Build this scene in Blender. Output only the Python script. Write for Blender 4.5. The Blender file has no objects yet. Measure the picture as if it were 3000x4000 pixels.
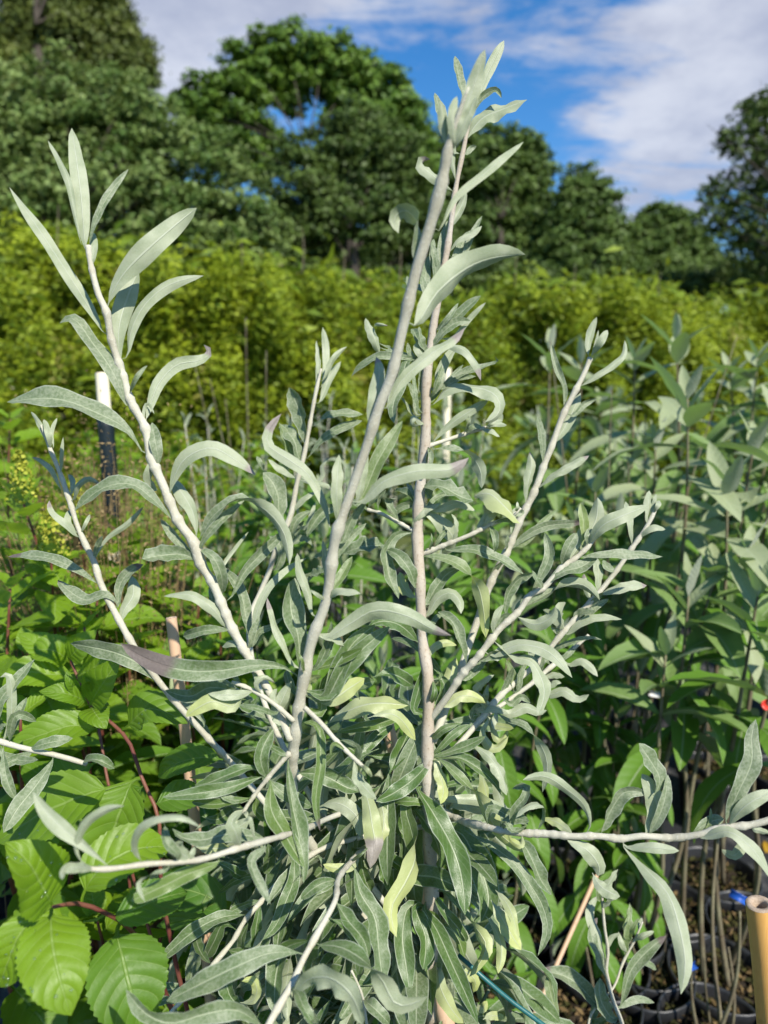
import bpy, math, random
import numpy as np
from mathutils import Vector, Matrix, Quaternion

random.seed(7)
rng = np.random.default_rng(11)
R = math.radians
scene = bpy.context.scene
COL = scene.collection

# ------------------------------------------------------------------ camera
CAM_Z, PITCH, FPX = 1.40, R(10.0), 2660.0
cam = bpy.data.cameras.new('camera')
cam_o = bpy.data.objects.new('camera', cam)
COL.objects.link(cam_o)
cam_o.location = (0, 0, CAM_Z)
cam_o.rotation_euler = (R(90) - PITCH, 0, 0)
cam.sensor_fit = 'VERTICAL'
cam.sensor_height = 36.0
cam.sensor_width = 27.0
cam.lens = 36.0 * FPX / 4000.0
cam.clip_start = 0.02
cam.clip_end = 2000
cam.dof.use_dof = True
cam.dof.focus_distance = 0.64
cam.dof.aperture_fstop = 4.6
scene.camera = cam_o

# ------------------------------------------------------------------ sun and sky
SUN_AZ, SUN_EL = R(35), R(46)          # behind the photographer, to the right
to_sun = Vector((math.sin(SUN_AZ) * math.cos(SUN_EL), -math.cos(SUN_AZ) * math.cos(SUN_EL), math.sin(SUN_EL)))
sun = bpy.data.lights.new('sun', 'SUN')
sun.energy = 5.0
sun.angle = R(0.55)
sun.color = (1.0, 0.94, 0.84)
sun_o = bpy.data.objects.new('sun', sun)
COL.objects.link(sun_o)
sun_o.rotation_euler = (-to_sun).to_track_quat('-Z', 'Y').to_euler()
sun_o.location = (3, -4, 8)

scene.view_settings.view_transform = 'Standard'
scene.view_settings.look = 'None'
scene.view_settings.exposure = 0.52
scene.view_settings.gamma = 1.0
scene.cycles.use_denoising = True
scene.cycles.max_bounces = 5
scene.cycles.diffuse_bounces = 2
scene.cycles.transparent_max_bounces = 4
scene.cycles.caustics_reflective = False
scene.cycles.caustics_refractive = False


class NT:
    """tiny helper around a node tree"""
    def __init__(self, tree):
        self.t = tree
        self.n = tree.nodes
        self.l = tree.links

    def node(self, typ, **kw):
        nd = self.n.new(typ)
        for k, v in kw.items():
            setattr(nd, k, v)
        return nd

    def link(self, a, b):
        self.l.new(a, b)

    def _in(self, sock, v):
        if v is None:
            return
        if isinstance(v, bpy.types.NodeSocket):
            self.link(v, sock)
        else:
            if sock.type == 'RGBA' and len(v) == 3:
                v = (*v, 1)
            sock.default_value = v

    def math(self, op, a, b=None, c=None, clamp=False):
        nd = self.node('ShaderNodeMath', operation=op, use_clamp=clamp)
        for i, v in enumerate((a, b, c)):
            self._in(nd.inputs[i], v)
        return nd.outputs[0]

    def vmath(self, op, a, b=None, out=0, scale=None):
        nd = self.node('ShaderNodeVectorMath', operation=op)
        self._in(nd.inputs[0], a)
        self._in(nd.inputs[1], b)
        if scale is not None:
            self._in(nd.inputs['Scale'], scale)
        return nd.outputs[out]

    def mix(self, fac, a, b, blend='MIX'):
        nd = self.node('ShaderNodeMix', data_type='RGBA', blend_type=blend)
        self._in(nd.inputs[0], fac)
        self._in(nd.inputs[6], a)
        self._in(nd.inputs[7], b)
        return nd.outputs[2]

    def noise(self, vec, scale, detail=3.0, rough=0.55, out=0, dist=0.0):
        nd = self.node('ShaderNodeTexNoise')
        if vec is not None:
            self.link(vec, nd.inputs['Vector'])
        nd.inputs['Scale'].default_value = scale
        nd.inputs['Detail'].default_value = detail
        nd.inputs['Roughness'].default_value = rough
        nd.inputs['Distortion'].default_value = dist
        return nd.outputs[out]

    def step(self, v, lo, hi, a=0.0, b=1.0):
        nd = self.node('ShaderNodeMapRange', interpolation_type='SMOOTHSTEP')
        self._in(nd.inputs[0], v)
        nd.inputs[1].default_value = lo
        nd.inputs[2].default_value = hi
        nd.inputs[3].default_value = a
        nd.inputs[4].default_value = b
        return nd.outputs[0]


world = bpy.data.worlds.new('World')
scene.world = world
world.use_nodes = True


def build_world():
    w = NT(world.node_tree)
    w.n.clear()
    sky = w.node('ShaderNodeTexSky', sky_type='NISHITA')
    sky.sun_disc = False
    sky.sun_elevation = SUN_EL
    sky.sun_rotation = math.atan2(to_sun.x, to_sun.y)
    sky.air_density = 1.0
    sky.dust_density = 0.25
    sky.ozone_density = 2.2
    hs = w.node('ShaderNodeHueSaturation')
    hs.inputs['Saturation'].default_value = 1.38
    hs.inputs['Hue'].default_value = 0.503
    hs.inputs['Value'].default_value = 2.0
    w.link(sky.outputs[0], hs.inputs['Color'])
    tc = w.node('ShaderNodeTexCoord')
    d = tc.outputs['Generated']
    sep = w.node('ShaderNodeSeparateXYZ')
    w.link(d, sep.inputs[0])
    den = w.math('ADD', w.math('MAXIMUM', sep.outputs[2], 0.0), 0.16)
    px = w.math('DIVIDE', sep.outputs[0], den)
    py = w.math('DIVIDE', sep.outputs[1], den)
    cmb = w.node('ShaderNodeCombineXYZ')
    w.link(px, cmb.inputs[0])
    w.link(py, cmb.inputs[1])
    cmb.inputs[2].default_value = 3.7
    plane = cmb.outputs[0]

    def dirpt(x, y):
        v = Vector(((x - 1500) / FPX, (2000 - y) / FPX, -1.0))
        v = cam_o.rotation_euler.to_matrix() @ v
        v.normalize()
        q = max(v.z, 0) + 0.16
        return (v.x / q, v.y / q, 3.7)
    big = w.noise(plane, 1.15, 10.0, 0.62, dist=0.5)
    wisp = w.noise(w.vmath('MULTIPLY', plane, (1.0, 2.6, 1.0)), 3.1, 8.0, 0.65, dist=0.3)
    cover = w.math('MULTIPLY_ADD', w.math('SUBTRACT', wisp, 0.5), 1.0, big)

    def blob(x, y, r, amp, cov):
        dist = w.vmath('DISTANCE', plane, dirpt(x, y), out=1)
        return w.math('MULTIPLY_ADD', w.step(dist, 0.0, r, 1.0, 0.0), amp, cov)
    cover = blob(850, 60, 0.95, 0.40, cover)
    cover = blob(500, 300, 0.8, 0.28, cover)
    cover = blob(2500, 120, 0.8, 0.34, cover)
    cover = blob(2750, 420, 0.6, 0.24, cover)
    cover = blob(2550, 660, 0.9, 0.26, cover)
    cover = blob(1850, 320, 0.75, -0.34, cover)
    cover = blob(2100, 480, 0.65, -0.20, cover)
    cover = blob(800, 340, 0.45, -0.22, cover)
    mask = w.step(cover, 0.53, 0.86)
    mask = w.math('MULTIPLY', mask, 0.88)
    shade = w.noise(plane, 2.6, 6.0, 0.6)
    ccol = w.mix(w.step(shade, 0.35, 0.68), (5.4, 5.8, 7.3), (8.6, 8.9, 9.9))
    # high thin clouds brighten towards dense parts
    col = w.mix(mask, hs.outputs[0], ccol)
    bg = w.node('ShaderNodeBackground')
    w.link(col, bg.inputs[0])
    bg.inputs[1].default_value = 0.062
    out = w.node('ShaderNodeOutputWorld')
    w.link(bg.outputs[0], out.inputs[0])


build_world()

# ------------------------------------------------------------------ geometry helpers
FWD = np.array([0, math.cos(PITCH), -math.sin(PITCH)])
UPV = np.array([0, math.sin(PITCH), math.cos(PITCH)])
RIGHT = np.array([1.0, 0, 0])
CAMP = np.array([0, 0, CAM_Z])


def P(px, py, d):
    """point seen at photo pixel (px, py) at depth d metres along the viewing axis"""
    return CAMP + d * (FWD + (px - 1500) / FPX * RIGHT + (2000 - py) / FPX * UPV)


def ground_xy(px, d):
    """floor point straight below a pixel column at depth d (horizontal)"""
    return np.array([(px - 1500) / FPX * d, d, 0.0])


def catmull(pts, n):
    p = np.asarray(pts, float)
    if len(p) == 2:
        t = np.linspace(0, 1, n)[:, None]
        return p[0] * (1 - t) + p[1] * t
    seg = np.linalg.norm(np.diff(p[:, :3], axis=0), axis=1) ** 0.5 + 1e-6
    kn = np.concatenate([[0], np.cumsum(seg)])
    # cubic Hermite with finite-difference tangents
    m = np.zeros_like(p)
    m[1:-1] = ((p[2:] - p[1:-1]) / (kn[2:] - kn[1:-1])[:, None] * (kn[1:-1] - kn[:-2])[:, None]
               + (p[1:-1] - p[:-2]) / (kn[1:-1] - kn[:-2])[:, None] * (kn[2:] - kn[1:-1])[:, None]) / (kn[2:] - kn[:-2])[:, None]
    m[0] = 1.5 * (p[1] - p[0]) / seg[0] - 0.5 * m[1]
    m[-1] = 1.5 * (p[-1] - p[-2]) / seg[-1] - 0.5 * m[-2]
    # dense sampling, then even arc length
    dense = []
    for i in range(len(p) - 1):
        t = np.linspace(0, 1, 24, endpoint=(i == len(p) - 2))[:, None]
        h = kn[i + 1] - kn[i]
        dense.append((2 * t**3 - 3 * t**2 + 1) * p[i] + (t**3 - 2 * t**2 + t) * h * m[i]
                     + (-2 * t**3 + 3 * t**2) * p[i + 1] + (t**3 - t**2) * h * m[i + 1])
    dn = np.concatenate(dense)
    s = np.concatenate([[0], np.cumsum(np.linalg.norm(np.diff(dn[:, :3], axis=0), axis=1))])
    q = np.linspace(0, s[-1], n)
    return np.stack([np.interp(q, s, dn[:, k]) for k in range(p.shape[1])], axis=1)


def nrm(a):
    return a / (np.linalg.norm(a, axis=-1, keepdims=True) + 1e-12)


def mesh_np(name, verts, faces, mats, uv=None, attr=None, smooth=True, mat_idx=None):
    """faces: (n, k) int array or list of arrays"""
    me = bpy.data.meshes.new(name)
    verts = np.asarray(verts, np.float32)
    if isinstance(faces, np.ndarray):
        faces = [faces]
    faces = [f for f in faces if len(f)]
    nl = sum(f.size for f in faces)
    nf = sum(len(f) for f in faces)
    me.vertices.add(len(verts))
    me.vertices.foreach_set('co', verts.ravel())
    me.loops.add(nl)
    me.polygons.add(nf)
    li = np.concatenate([f.ravel() for f in faces]).astype(np.int32)
    me.loops.foreach_set('vertex_index', li)
    tot = np.concatenate([np.full(len(f), f.shape[1], np.int32) for f in faces])
    st = np.concatenate([[0], np.cumsum(tot)[:-1]]).astype(np.int32)
    me.polygons.foreach_set('loop_start', st)
    me.polygons.foreach_set('loop_total', tot)
    if smooth:
        me.polygons.foreach_set('use_smooth', np.ones(nf, bool))
    if mat_idx is not None:
        me.polygons.foreach_set('material_index', np.asarray(mat_idx, np.int32))
    if uv is not None:
        l = me.uv_layers.new(name='uv')
        l.data.foreach_set('uv', np.asarray(uv, np.float32)[li].ravel())
    if attr is not None:
        a = me.attributes.new('tint', 'FLOAT_COLOR', 'POINT')
        c = np.ones((len(verts), 4), np.float32)
        c[:, :3] = attr
        a.data.foreach_set('color', c.ravel())
    for m in (mats if isinstance(mats, (list, tuple)) else [mats]):
        me.materials.append(m)
    me.update(calc_edges=True)
    me.validate()
    return me


WORLD_ORG = {}


def place(o, org, parent=None):
    """org = world position of the object's origin; parents here are never rotated"""
    COL.objects.link(o)
    org = np.asarray(org, float)
    WORLD_ORG[o.name] = org
    if parent is not None:
        o.parent = parent
        o.location = org - WORLD_ORG[parent.name]
    else:
        o.location = org
    return o


def tag(o, label, cat, group=None, kind=None):
    if label:
        o['label'] = label
    if cat:
        o['category'] = cat
    if group:
        o['group'] = group
    if kind:
        o['kind'] = kind
    return o


def thing(name, org, label, cat, group=None):
    o = bpy.data.objects.new(name, None)
    o.empty_display_size = 0.05
    place(o, org)
    return tag(o, label, cat, group)


def part(name, me, org, parent, kind=None):
    o = bpy.data.objects.new(name, me)
    place(o, org, parent)
    if kind:
        o['kind'] = kind
    return o


def tube_geo(pts, rad, sides=8, bumps=None, cap=True, n=None, noise=0.0):
    """pts (k,3), rad (k,): smooth tapered tube; returns verts, quad faces, uv"""
    q = np.concatenate([np.asarray(pts, float), np.asarray(rad, float)[:, None]], axis=1)
    n = n or max(8, len(q) * 5)
    c = catmull(q, n)
    p, r = c[:, :3], np.maximum(c[:, 3], 1e-4)
    T = nrm(np.gradient(p, axis=0))
    ref = np.array([0.0, 0, 1]) if abs(T[0][2]) < 0.8 else np.array([1.0, 0, 0])
    A = np.zeros_like(p)
    a = np.cross(T[0], ref)
    for i in range(n):
        a = a - T[i] * np.dot(a, T[i])
        a = a / (np.linalg.norm(a) + 1e-12)
        A[i] = a
    B = np.cross(T, A)
    if bumps is not None:                       # swollen nodes where leaves sit
        s = np.linspace(0, 1, n)
        bm = np.zeros(n)
        for b, amp in bumps:
            bm = np.maximum(bm, amp * np.where(s > b, np.exp(-((s - b) * n / 1.9) ** 2), np.exp(-((s - b) * n / 0.8) ** 2)))
        r = r * (1 + bm)
    th = np.linspace(0, 2 * math.pi, sides, endpoint=False)
    rr = r[:, None] * (1 + noise * rng.standard_normal((n, sides)))
    v = p[:, None] + rr[..., None] * (np.cos(th)[None, :, None] * A[:, None] + np.sin(th)[None, :, None] * B[:, None])
    v = v.reshape(-1, 3)
    i = np.arange(n - 1)[:, None] * sides
    j = np.arange(sides)[None]
    j2 = (j + 1) % sides
    f = np.stack([i + j, i + j2, i + sides + j2, i + sides + j], axis=-1).reshape(-1, 4)
    u = np.stack(np.broadcast_arrays((th / 6.2832)[None], np.linspace(0, 1, n)[:, None]), -1).reshape(-1, 2)
    faces = [f]
    if cap:
        k = len(v)
        v = np.concatenate([v, p[:1], p[-1:] + T[-1:] * r[-1] * 0.5])
        u = np.concatenate([u, [[0, 0], [0, 1]]])
        jj = np.arange(sides)
        f3 = np.concatenate([np.stack([np.full(sides, k), (jj + 1) % sides, jj], 1),
                             np.stack([np.full(sides, k + 1), (n - 1) * sides + jj, (n - 1) * sides + (jj + 1) % sides], 1)])
        faces.append(f3)
    return v, faces, u


class Geo:
    """collects pieces of one mesh"""
    def __init__(self):
        self.v, self.f, self.u, self.a, self.k = [], {}, [], [], 0

    def add(self, v, faces, u=None, a=None):
        v = np.asarray(v, float)
        if isinstance(faces, np.ndarray):
            faces = [faces]
        for f in faces:
            self.f.setdefault(f.shape[1], []).append(f + self.k)
        self.v.append(v)
        self.u.append(np.zeros((len(v), 2)) if u is None else np.asarray(u))
        self.a.append(np.zeros((len(v), 3)) if a is None else np.broadcast_to(np.asarray(a, float), (len(v), 3)))
        self.k += len(v)

    def mesh(self, name, mat, org=(0, 0, 0), smooth=True):
        return mesh_np(name, np.concatenate(self.v) - np.asarray(org), [np.concatenate(x) for x in self.f.values()], mat,
                       np.concatenate(self.u), np.concatenate(self.a), smooth)


def prof_lance(v, pet=0.09, peak=0.5, tip=0.75, blunt=False):
    """half-width profile of a lanceolate leaf with a petiole"""
    s = np.clip((v - pet) / (1 - pet), 0, 1)
    k = peak / (1 - peak) * tip
    f = s ** k * (1 - s) ** tip
    f = f / (peak ** k * (1 - peak) ** tip)
    if blunt:
        f = np.where(s > peak, np.sqrt(np.clip(1 - ((s - peak) / (1 - peak)) ** 4, 0, 1)), f)
    return np.maximum(f, 0.055 * (v < 0.5))


def leaf_sheet(mid, Wd, Nd, half, fold, nu=5, wave=0.0, wavef=3.0, curl=0.0, ph=0.0, tint=None, teeth=0, quilt=0.0):
    """build a leaf blade. mid (n,3); Wd, Nd unit width/top-normal directions; half (n,) half widths"""
    n = len(mid)
    us = np.linspace(-1, 1, nu)
    v = np.linspace(0, 1, n)
    H = half[:, None]
    x = us[None] * H * math.cos(fold)
    z = np.abs(us)[None] ** 1.3 * H * math.sin(fold)
    z = z + curl * (us[None] ** 2) * H
    if wave:
        z = z + wave * H * (np.abs(us)[None] ** 1.6) * np.sin(2 * math.pi * wavef * v[:, None] + ph + (us[None] > 0) * 1.9)
    if quilt:
        z = z + quilt * H * np.abs(np.sin(math.pi * (v[:, None] * 8 - np.abs(us)[None] * 1.7))) * (1 - 0.6 * np.abs(us)[None])
    if teeth:
        saw = ((np.arange(n) % 2) * 1.0)[:, None]
        x = x * (1 - teeth * saw * (np.abs(us)[None] > 0.99))
    pts = mid[:, None] + x[..., None] * Wd[:, None] + z[..., None] * Nd[:, None]
    vv = pts.reshape(-1, 3)
    i = np.arange(n - 1)[:, None] * nu
    j = np.arange(nu - 1)[None]
    f = np.stack([i + j, i + j + 1, i + nu + j + 1, i + nu + j], axis=-1).reshape(-1, 4)
    uv = np.stack(np.broadcast_arrays((us * 0.5 + 0.5)[None], v[:, None]), -1).reshape(-1, 2)
    at = np.zeros((n, nu, 3))
    if tint is not None:
        at[:] = tint if np.ndim(tint) == 1 else np.asarray(tint)[:, None]
    return vv, f, uv, at.reshape(-1, 3)

# ------------------------------------------------------------------ materials
def new_mat(name):
    m = bpy.data.materials.new(name)
    m.use_nodes = True
    t = NT(m.node_tree)
    t.n.clear()
    return m, t


def finish_leaf(t, col, tcol, trans, rough, spec, bump=None, bstr=0.2, bdist=0.001, sheen=0.0):
    b = t.node('ShaderNodeBsdfPrincipled')
    t._in(b.inputs['Base Color'], col)
    t._in(b.inputs['Roughness'], rough)
    b.inputs['Specular IOR Level'].default_value = spec
    if sheen:
        b.inputs['Sheen Weight'].default_value = sheen
        b.inputs['Sheen Roughness'].default_value = 0.4
    tr = t.node('ShaderNodeBsdfTranslucent')
    t._in(tr.inputs[0], tcol)
    if bump is not None:
        bp = t.node('ShaderNodeBump')
        bp.inputs['Strength'].default_value = bstr
        bp.inputs['Distance'].default_value = bdist
        t.link(bump, bp.inputs['Height'])
        t.link(bp.outputs[0], b.inputs['Normal'])
    mx = t.node('ShaderNodeMixShader')
    t._in(mx.inputs[0], trans)
    t.link(b.outputs[0], mx.inputs[1])
    t.link(tr.outputs[0], mx.inputs[2])
    o = t.node('ShaderNodeOutputMaterial')
    t.link(mx.outputs[0], o.inputs[0])


def leaf_inputs(t):
    uvn = t.node('ShaderNodeUVMap', uv_map='uv')
    s = t.node('ShaderNodeSeparateXYZ')
    t.link(uvn.outputs[0], s.inputs[0])
    a = t.math('MULTIPLY', t.math('ABSOLUTE', t.math('SUBTRACT', s.outputs[0], 0.5)), 2.0)
    at = t.node('ShaderNodeAttribute', attribute_name='tint')
    sc = t.node('ShaderNodeSeparateColor')
    t.link(at.outputs['Color'], sc.inputs[0])
    geo = t.node('ShaderNodeNewGeometry')
    tc = t.node('ShaderNodeTexCoord')
    return a, s.outputs[1], sc.outputs, geo.outputs['Backfacing'], tc.outputs['Object'], s.outputs[0]


def make_silver_leaf():
    """felted silver-grey leaf: mottled grey-green above with a pale rib and margin, pale felt below"""
    m, t = new_mat('silver_leaf')
    a, v, tint, back, obj, u = leaf_inputs(t)
    n1 = t.noise(obj, 420, 4.0, 0.65)
    n2 = t.noise(obj, 60, 3.0, 0.5)
    n3 = t.noise(obj, 1500, 2.0, 0.6)
    green = t.mix(tint[0], (0.138, 0.180, 0.092), (0.062, 0.120, 0.024))
    felt = t.math('MULTIPLY', t.step(t.math('ADD', n1, t.math('MULTIPLY', n2, 0.35)), 0.52, 0.86),
                  t.math('MULTIPLY_ADD', tint[0], -0.46, 0.60))
    top = t.mix(felt, green, (0.385, 0.415, 0.295))
    # side veins, faint
    vein = t.math('ABSOLUTE', t.math('SINE', t.math('MULTIPLY', t.math('SUBTRACT', v, t.math('MULTIPLY', a, 0.16)), 44.0)))
    vein = t.math('MULTIPLY', t.step(vein, 0.0, 0.22, 1.0, 0.0), 0.22)
    top = t.mix(vein, top, (0.40, 0.47, 0.33))
    rib = t.step(a, 0.035, 0.12, 1.0, 0.0)
    top = t.mix(t.math('MULTIPLY', rib, 0.6), top, (0.42, 0.47, 0.31))
    marg = t.step(a, 0.86, 0.98)
    top = t.mix(t.math('MULTIPLY', marg, 0.6), top, (0.42, 0.46, 0.37))
    under = t.mix(t.step(n2, 0.3, 0.75), (0.265, 0.310, 0.185), (0.375, 0.410, 0.275))
    under = t.mix(t.math('MULTIPLY', t.step(n3, 0.45, 0.7), 0.35), under, (0.46, 0.485, 0.39))
    under = t.mix(tint[1], under, (0.47, 0.52, 0.16))
    under = t.mix(t.math('MULTIPLY', rib, 0.45), under, (0.55, 0.58, 0.46))
    top = t.mix(t.math('MULTIPLY', tint[1], 0.5), top, (0.33, 0.42, 0.10))
    dry_n = t.math('ADD', tint[2], t.math('MULTIPLY', t.math('SUBTRACT', n2, 0.5), 0.5))
    dry = t.math('MULTIPLY', t.step(dry_n, 0.35, 0.6), t.step(tint[2], 0.02, 0.15))
    top = t.mix(dry, top, t.mix(n1, (0.085, 0.067, 0.058), (0.20, 0.165, 0.145)))
    under = t.mix(dry, under, t.mix(n1, (0.20, 0.17, 0.15), (0.36, 0.32, 0.285)))
    col = t.mix(back, top, under)
    tcol = t.mix(dry, t.mix(tint[0], (0.30, 0.40, 0.16), (0.30, 0.46, 0.06)), (0.20, 0.15, 0.12))
    tcol = t.mix(tint[1], tcol, (0.55, 0.60, 0.10))
    rough = t.math('MULTIPLY_ADD', tint[0], -0.20, 0.56)
    trans = t.math('MULTIPLY_ADD', tint[1], 0.12, 0.20)
    bump = t.math('ADD', t.math('MULTIPLY', n1, 0.6), t.math('ADD', t.math('MULTIPLY', n3, 0.35), t.math('MULTIPLY', rib, -1.2)))
    finish_leaf(t, col, tcol, trans, rough, 0.45, bump, 0.5, 0.0009, 0.05)
    return m


def make_broad_leaf(name, top, top2, under, tcol, vein_amt=0.5, freq=50.0, rough=0.38, trans=0.3, nscale=40, slope=0.24, spec=0.45):
    m, t = new_mat(name)
    a, v, tint, back, obj, u = leaf_inputs(t)
    n2 = t.noise(obj, nscale, 3.0, 0.5)
    n1 = t.noise(obj, nscale * 9, 3.0, 0.6)
    c = t.mix(tint[0], top, top2)
    c = t.mix(t.math('MULTIPLY', t.step(n2, 0.3, 0.75), 0.5), c, t.mix(0.35, c, (0.0, 0.0, 0.0)))
    ph = t.math('MULTIPLY', t.math('SUBTRACT', v, t.math('MULTIPLY', t.math('POWER', a, 1.3), slope)), freq / 2)
    sv = t.math('ABSOLUTE', t.math('SINE', ph))
    vl = t.step(sv, 0.0, 0.2, 1.0, 0.0)
    rib = t.step(a, 0.015, 0.06, 1.0, 0.0)
    vl2 = t.math('MAXIMUM', t.math('MULTIPLY', vl, vein_amt), t.math('MULTIPLY', rib, 0.8))
    c = t.mix(vl2, c, t.mix(0.5, c, (0.30, 0.40, 0.13)))
    c = t.mix(tint[1], c, (0.42, 0.36, 0.03))
    c = t.mix(tint[2], c, (0.17, 0.075, 0.03))
    col = t.mix(back, c, t.mix(t.math('MULTIPLY', vl2, 0.7), under, (0.40, 0.47, 0.30)))
    bump = t.math('ADD', t.math('MULTIPLY', sv, 0.8), t.math('ADD', t.math('MULTIPLY', n1, 0.35), t.math('MULTIPLY', rib, -0.8)))
    r = t.math('MULTIPLY_ADD', n1, 0.25, rough - 0.1)
    finish_leaf(t, col, t.mix(tint[0], tcol, tuple(x * 0.8 for x in tcol)), trans, r, spec, bump, 0.5, 0.0012)
    return m


def make_felt_leaf(name='butterfly_bush_leaf'):
    """long grey-green leaf, pale felt on young leaves (tint R = youth)"""
    m, t = new_mat(name)
    a, v, tint, back, obj, u = leaf_inputs(t)
    n2 = t.noise(obj, 30, 3.0, 0.5)
    n1 = t.noise(obj, 300, 3.0, 0.6)
    c = t.mix(tint[0], (0.088, 0.190, 0.020), (0.345, 0.375, 0.235))
    c = t.mix(t.math('MULTIPLY', n2, 0.3), c, (0.13, 0.24, 0.02))
    sv = t.math('ABSOLUTE', t.math('SINE', t.math('MULTIPLY', t.math('SUBTRACT', v, t.math('MULTIPLY', a, 0.12)), 30.0)))
    rib = t.step(a, 0.02, 0.09, 1.0, 0.0)
    c = t.mix(t.math('MULTIPLY', rib, 0.6), c, (0.36, 0.42, 0.26))
    c = t.mix(tint[1], c, (0.48, 0.30, 0.03))
    under = t.mix(tint[0], (0.24, 0.30, 0.19), (0.40, 0.43, 0.34))
    col = t.mix(back, c, under)
    bump = t.math('ADD', sv, t.math('MULTIPLY', n1, 0.6))
    finish_leaf(t, col, (0.24, 0.42, 0.06), 0.24, 0.52, 0.3, bump, 0.4, 0.001)
    return m


def make_bark(name, c1, c2, c3, scale=260, rough=0.75, bump=0.4, patch=14):
    m, t = new_mat(name)
    tc = t.node('ShaderNodeTexCoord')
    obj = tc.outputs['Object']
    n1 = t.noise(obj, scale, 5.0, 0.65)
    n2 = t.noise(obj, patch, 3.0, 0.5)
    n3 = t.noise(obj, scale * 4, 2.0, 0.6)
    c = t.mix(t.step(n2, 0.38, 0.62), c1, c2)
    c = t.mix(t.step(n1, 0.52, 0.72), c, c3)
    b = t.node('ShaderNodeBsdfPrincipled')
    t.link(c, b.inputs['Base Color'])
    b.inputs['Roughness'].default_value = rough
    b.inputs['Specular IOR Level'].default_value = 0.3
    bp = t.node('ShaderNodeBump')
    bp.inputs['Strength'].default_value = bump
    bp.inputs['Distance'].default_value = 0.001
    t.link(t.math('ADD', n1, t.math('MULTIPLY', n3, 0.5)), bp.inputs['Height'])
    t.link(bp.outputs[0], b.inputs['Normal'])
    o = t.node('ShaderNodeOutputMaterial')
    t.link(b.outputs[0], o.inputs[0])
    return m


def make_crown(name, c_dark, c_light, tcol, trans=0.13, rough=0.55):
    """tree or hedge foliage: colour varies leaf by leaf (tint R) and by patch (tint G)"""
    m, t = new_mat(name)
    at = t.node('ShaderNodeAttribute', attribute_name='tint')
    sc = t.node('ShaderNodeSeparateColor')
    t.link(at.outputs['Color'], sc.inputs[0])
    c = t.mix(sc.outputs[0], c_dark, c_light)
    c = t.mix(sc.outputs[2], c, (0.20, 0.13, 0.06))
    finish_leaf(t, c, tcol, trans, rough, 0.25)
    return m


def make_bamboo(name, c1, c2):
    m, t = new_mat(name)
    tc = t.node('ShaderNodeTexCoord')
    mp = t.node('ShaderNodeMapping')
    t.link(tc.outputs['Object'], mp.inputs[0])
    mp.inputs['Scale'].default_value = (900, 900, 25)
    n = t.noise(mp.outputs[0], 1.0, 3.0, 0.6)
    n2 = t.noise(tc.outputs['Object'], 45, 4.0, 0.6)
    c = t.mix(n, c1, c2)
    c = t.mix(t.step(n2, 0.6, 0.8, 0.0, 0.6), c, tuple(x * 0.45 for x in c1))
    b = t.node('ShaderNodeBsdfPrincipled')
    t.link(c, b.inputs['Base Color'])
    b.inputs['Roughness'].default_value = 0.42
    bp = t.node('ShaderNodeBump')
    bp.inputs['Strength'].default_value = 0.15
    bp.inputs['Distance'].default_value = 0.0005
    t.link(n, bp.inputs['Height'])
    t.link(bp.outputs[0], b.inputs['Normal'])
    o = t.node('ShaderNodeOutputMaterial')
    t.link(b.outputs[0], o.inputs[0])
    return m


def make_plain(name, c1, c2, scale, rough, bump=0.2, dist=0.002, spec=0.3, detail=5.0):
    m, t = new_mat(name)
    tc = t.node('ShaderNodeTexCoord')
    n = t.noise(tc.outputs['Object'], scale, detail, 0.62)
    n2 = t.noise(tc.outputs['Object'], scale * 0.13, 3.0, 0.5)
    c = t.mix(t.step(t.math('ADD', t.math('MULTIPLY', n, 0.6), t.math('MULTIPLY', n2, 0.4)), 0.35, 0.65), c1, c2)
    b = t.node('ShaderNodeBsdfPrincipled')
    t.link(c, b.inputs['Base Color'])
    b.inputs['Roughness'].default_value = rough
    b.inputs['Specular IOR Level'].default_value = spec
    bp = t.node('ShaderNodeBump')
    bp.inputs['Strength'].default_value = bump
    bp.inputs['Distance'].default_value = dist
    t.link(n, bp.inputs['Height'])
    t.link(bp.outputs[0], b.inputs['Normal'])
    o = t.node('ShaderNodeOutputMaterial')
    t.link(b.outputs[0], o.inputs[0])
    return m


def make_fabric():
    """black woven weed fabric with dust and algae"""
    m, t = new_mat('weed_fabric')
    tc = t.node('ShaderNodeTexCoord')
    obj = tc.outputs['Object']
    wv = t.node('ShaderNodeTexWave', wave_type='BANDS', bands_direction='X')
    wv.inputs['Scale'].default_value = 90
    t.link(obj, wv.inputs[0])
    wv2 = t.node('ShaderNodeTexWave', wave_type='BANDS', bands_direction='Y')
    wv2.inputs['Scale'].default_value = 90
    t.link(obj, wv2.inputs[0])
    weave = t.math('MULTIPLY', wv.outputs[1], wv2.outputs[1])
    n = t.noise(obj, 7, 6.0, 0.65)
    n2 = t.noise(obj, 60, 4.0, 0.6)
    c = t.mix(weave, (0.010, 0.011, 0.013), (0.026, 0.028, 0.033))
    c = t.mix(t.step(n, 0.5, 0.72), c, (0.11, 0.105, 0.10))
    c = t.mix(t.step(n2, 0.6, 0.75, 0, 0.6), c, (0.06, 0.045, 0.03))
    b = t.node('ShaderNodeBsdfPrincipled')
    t.link(c, b.inputs['Base Color'])
    b.inputs['Roughness'].default_value = 0.55
    bp = t.node('ShaderNodeBump')
    bp.inputs['Strength'].default_value = 0.5
    bp.inputs['Distance'].default_value = 0.003
    t.link(t.math('ADD', weave, t.math('MULTIPLY', n2, 2.0)), bp.inputs['Height'])
    t.link(bp.outputs[0], b.inputs['Normal'])
    o = t.node('ShaderNodeOutputMaterial')
    t.link(b.outputs[0], o.inputs[0])
    return m


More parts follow.
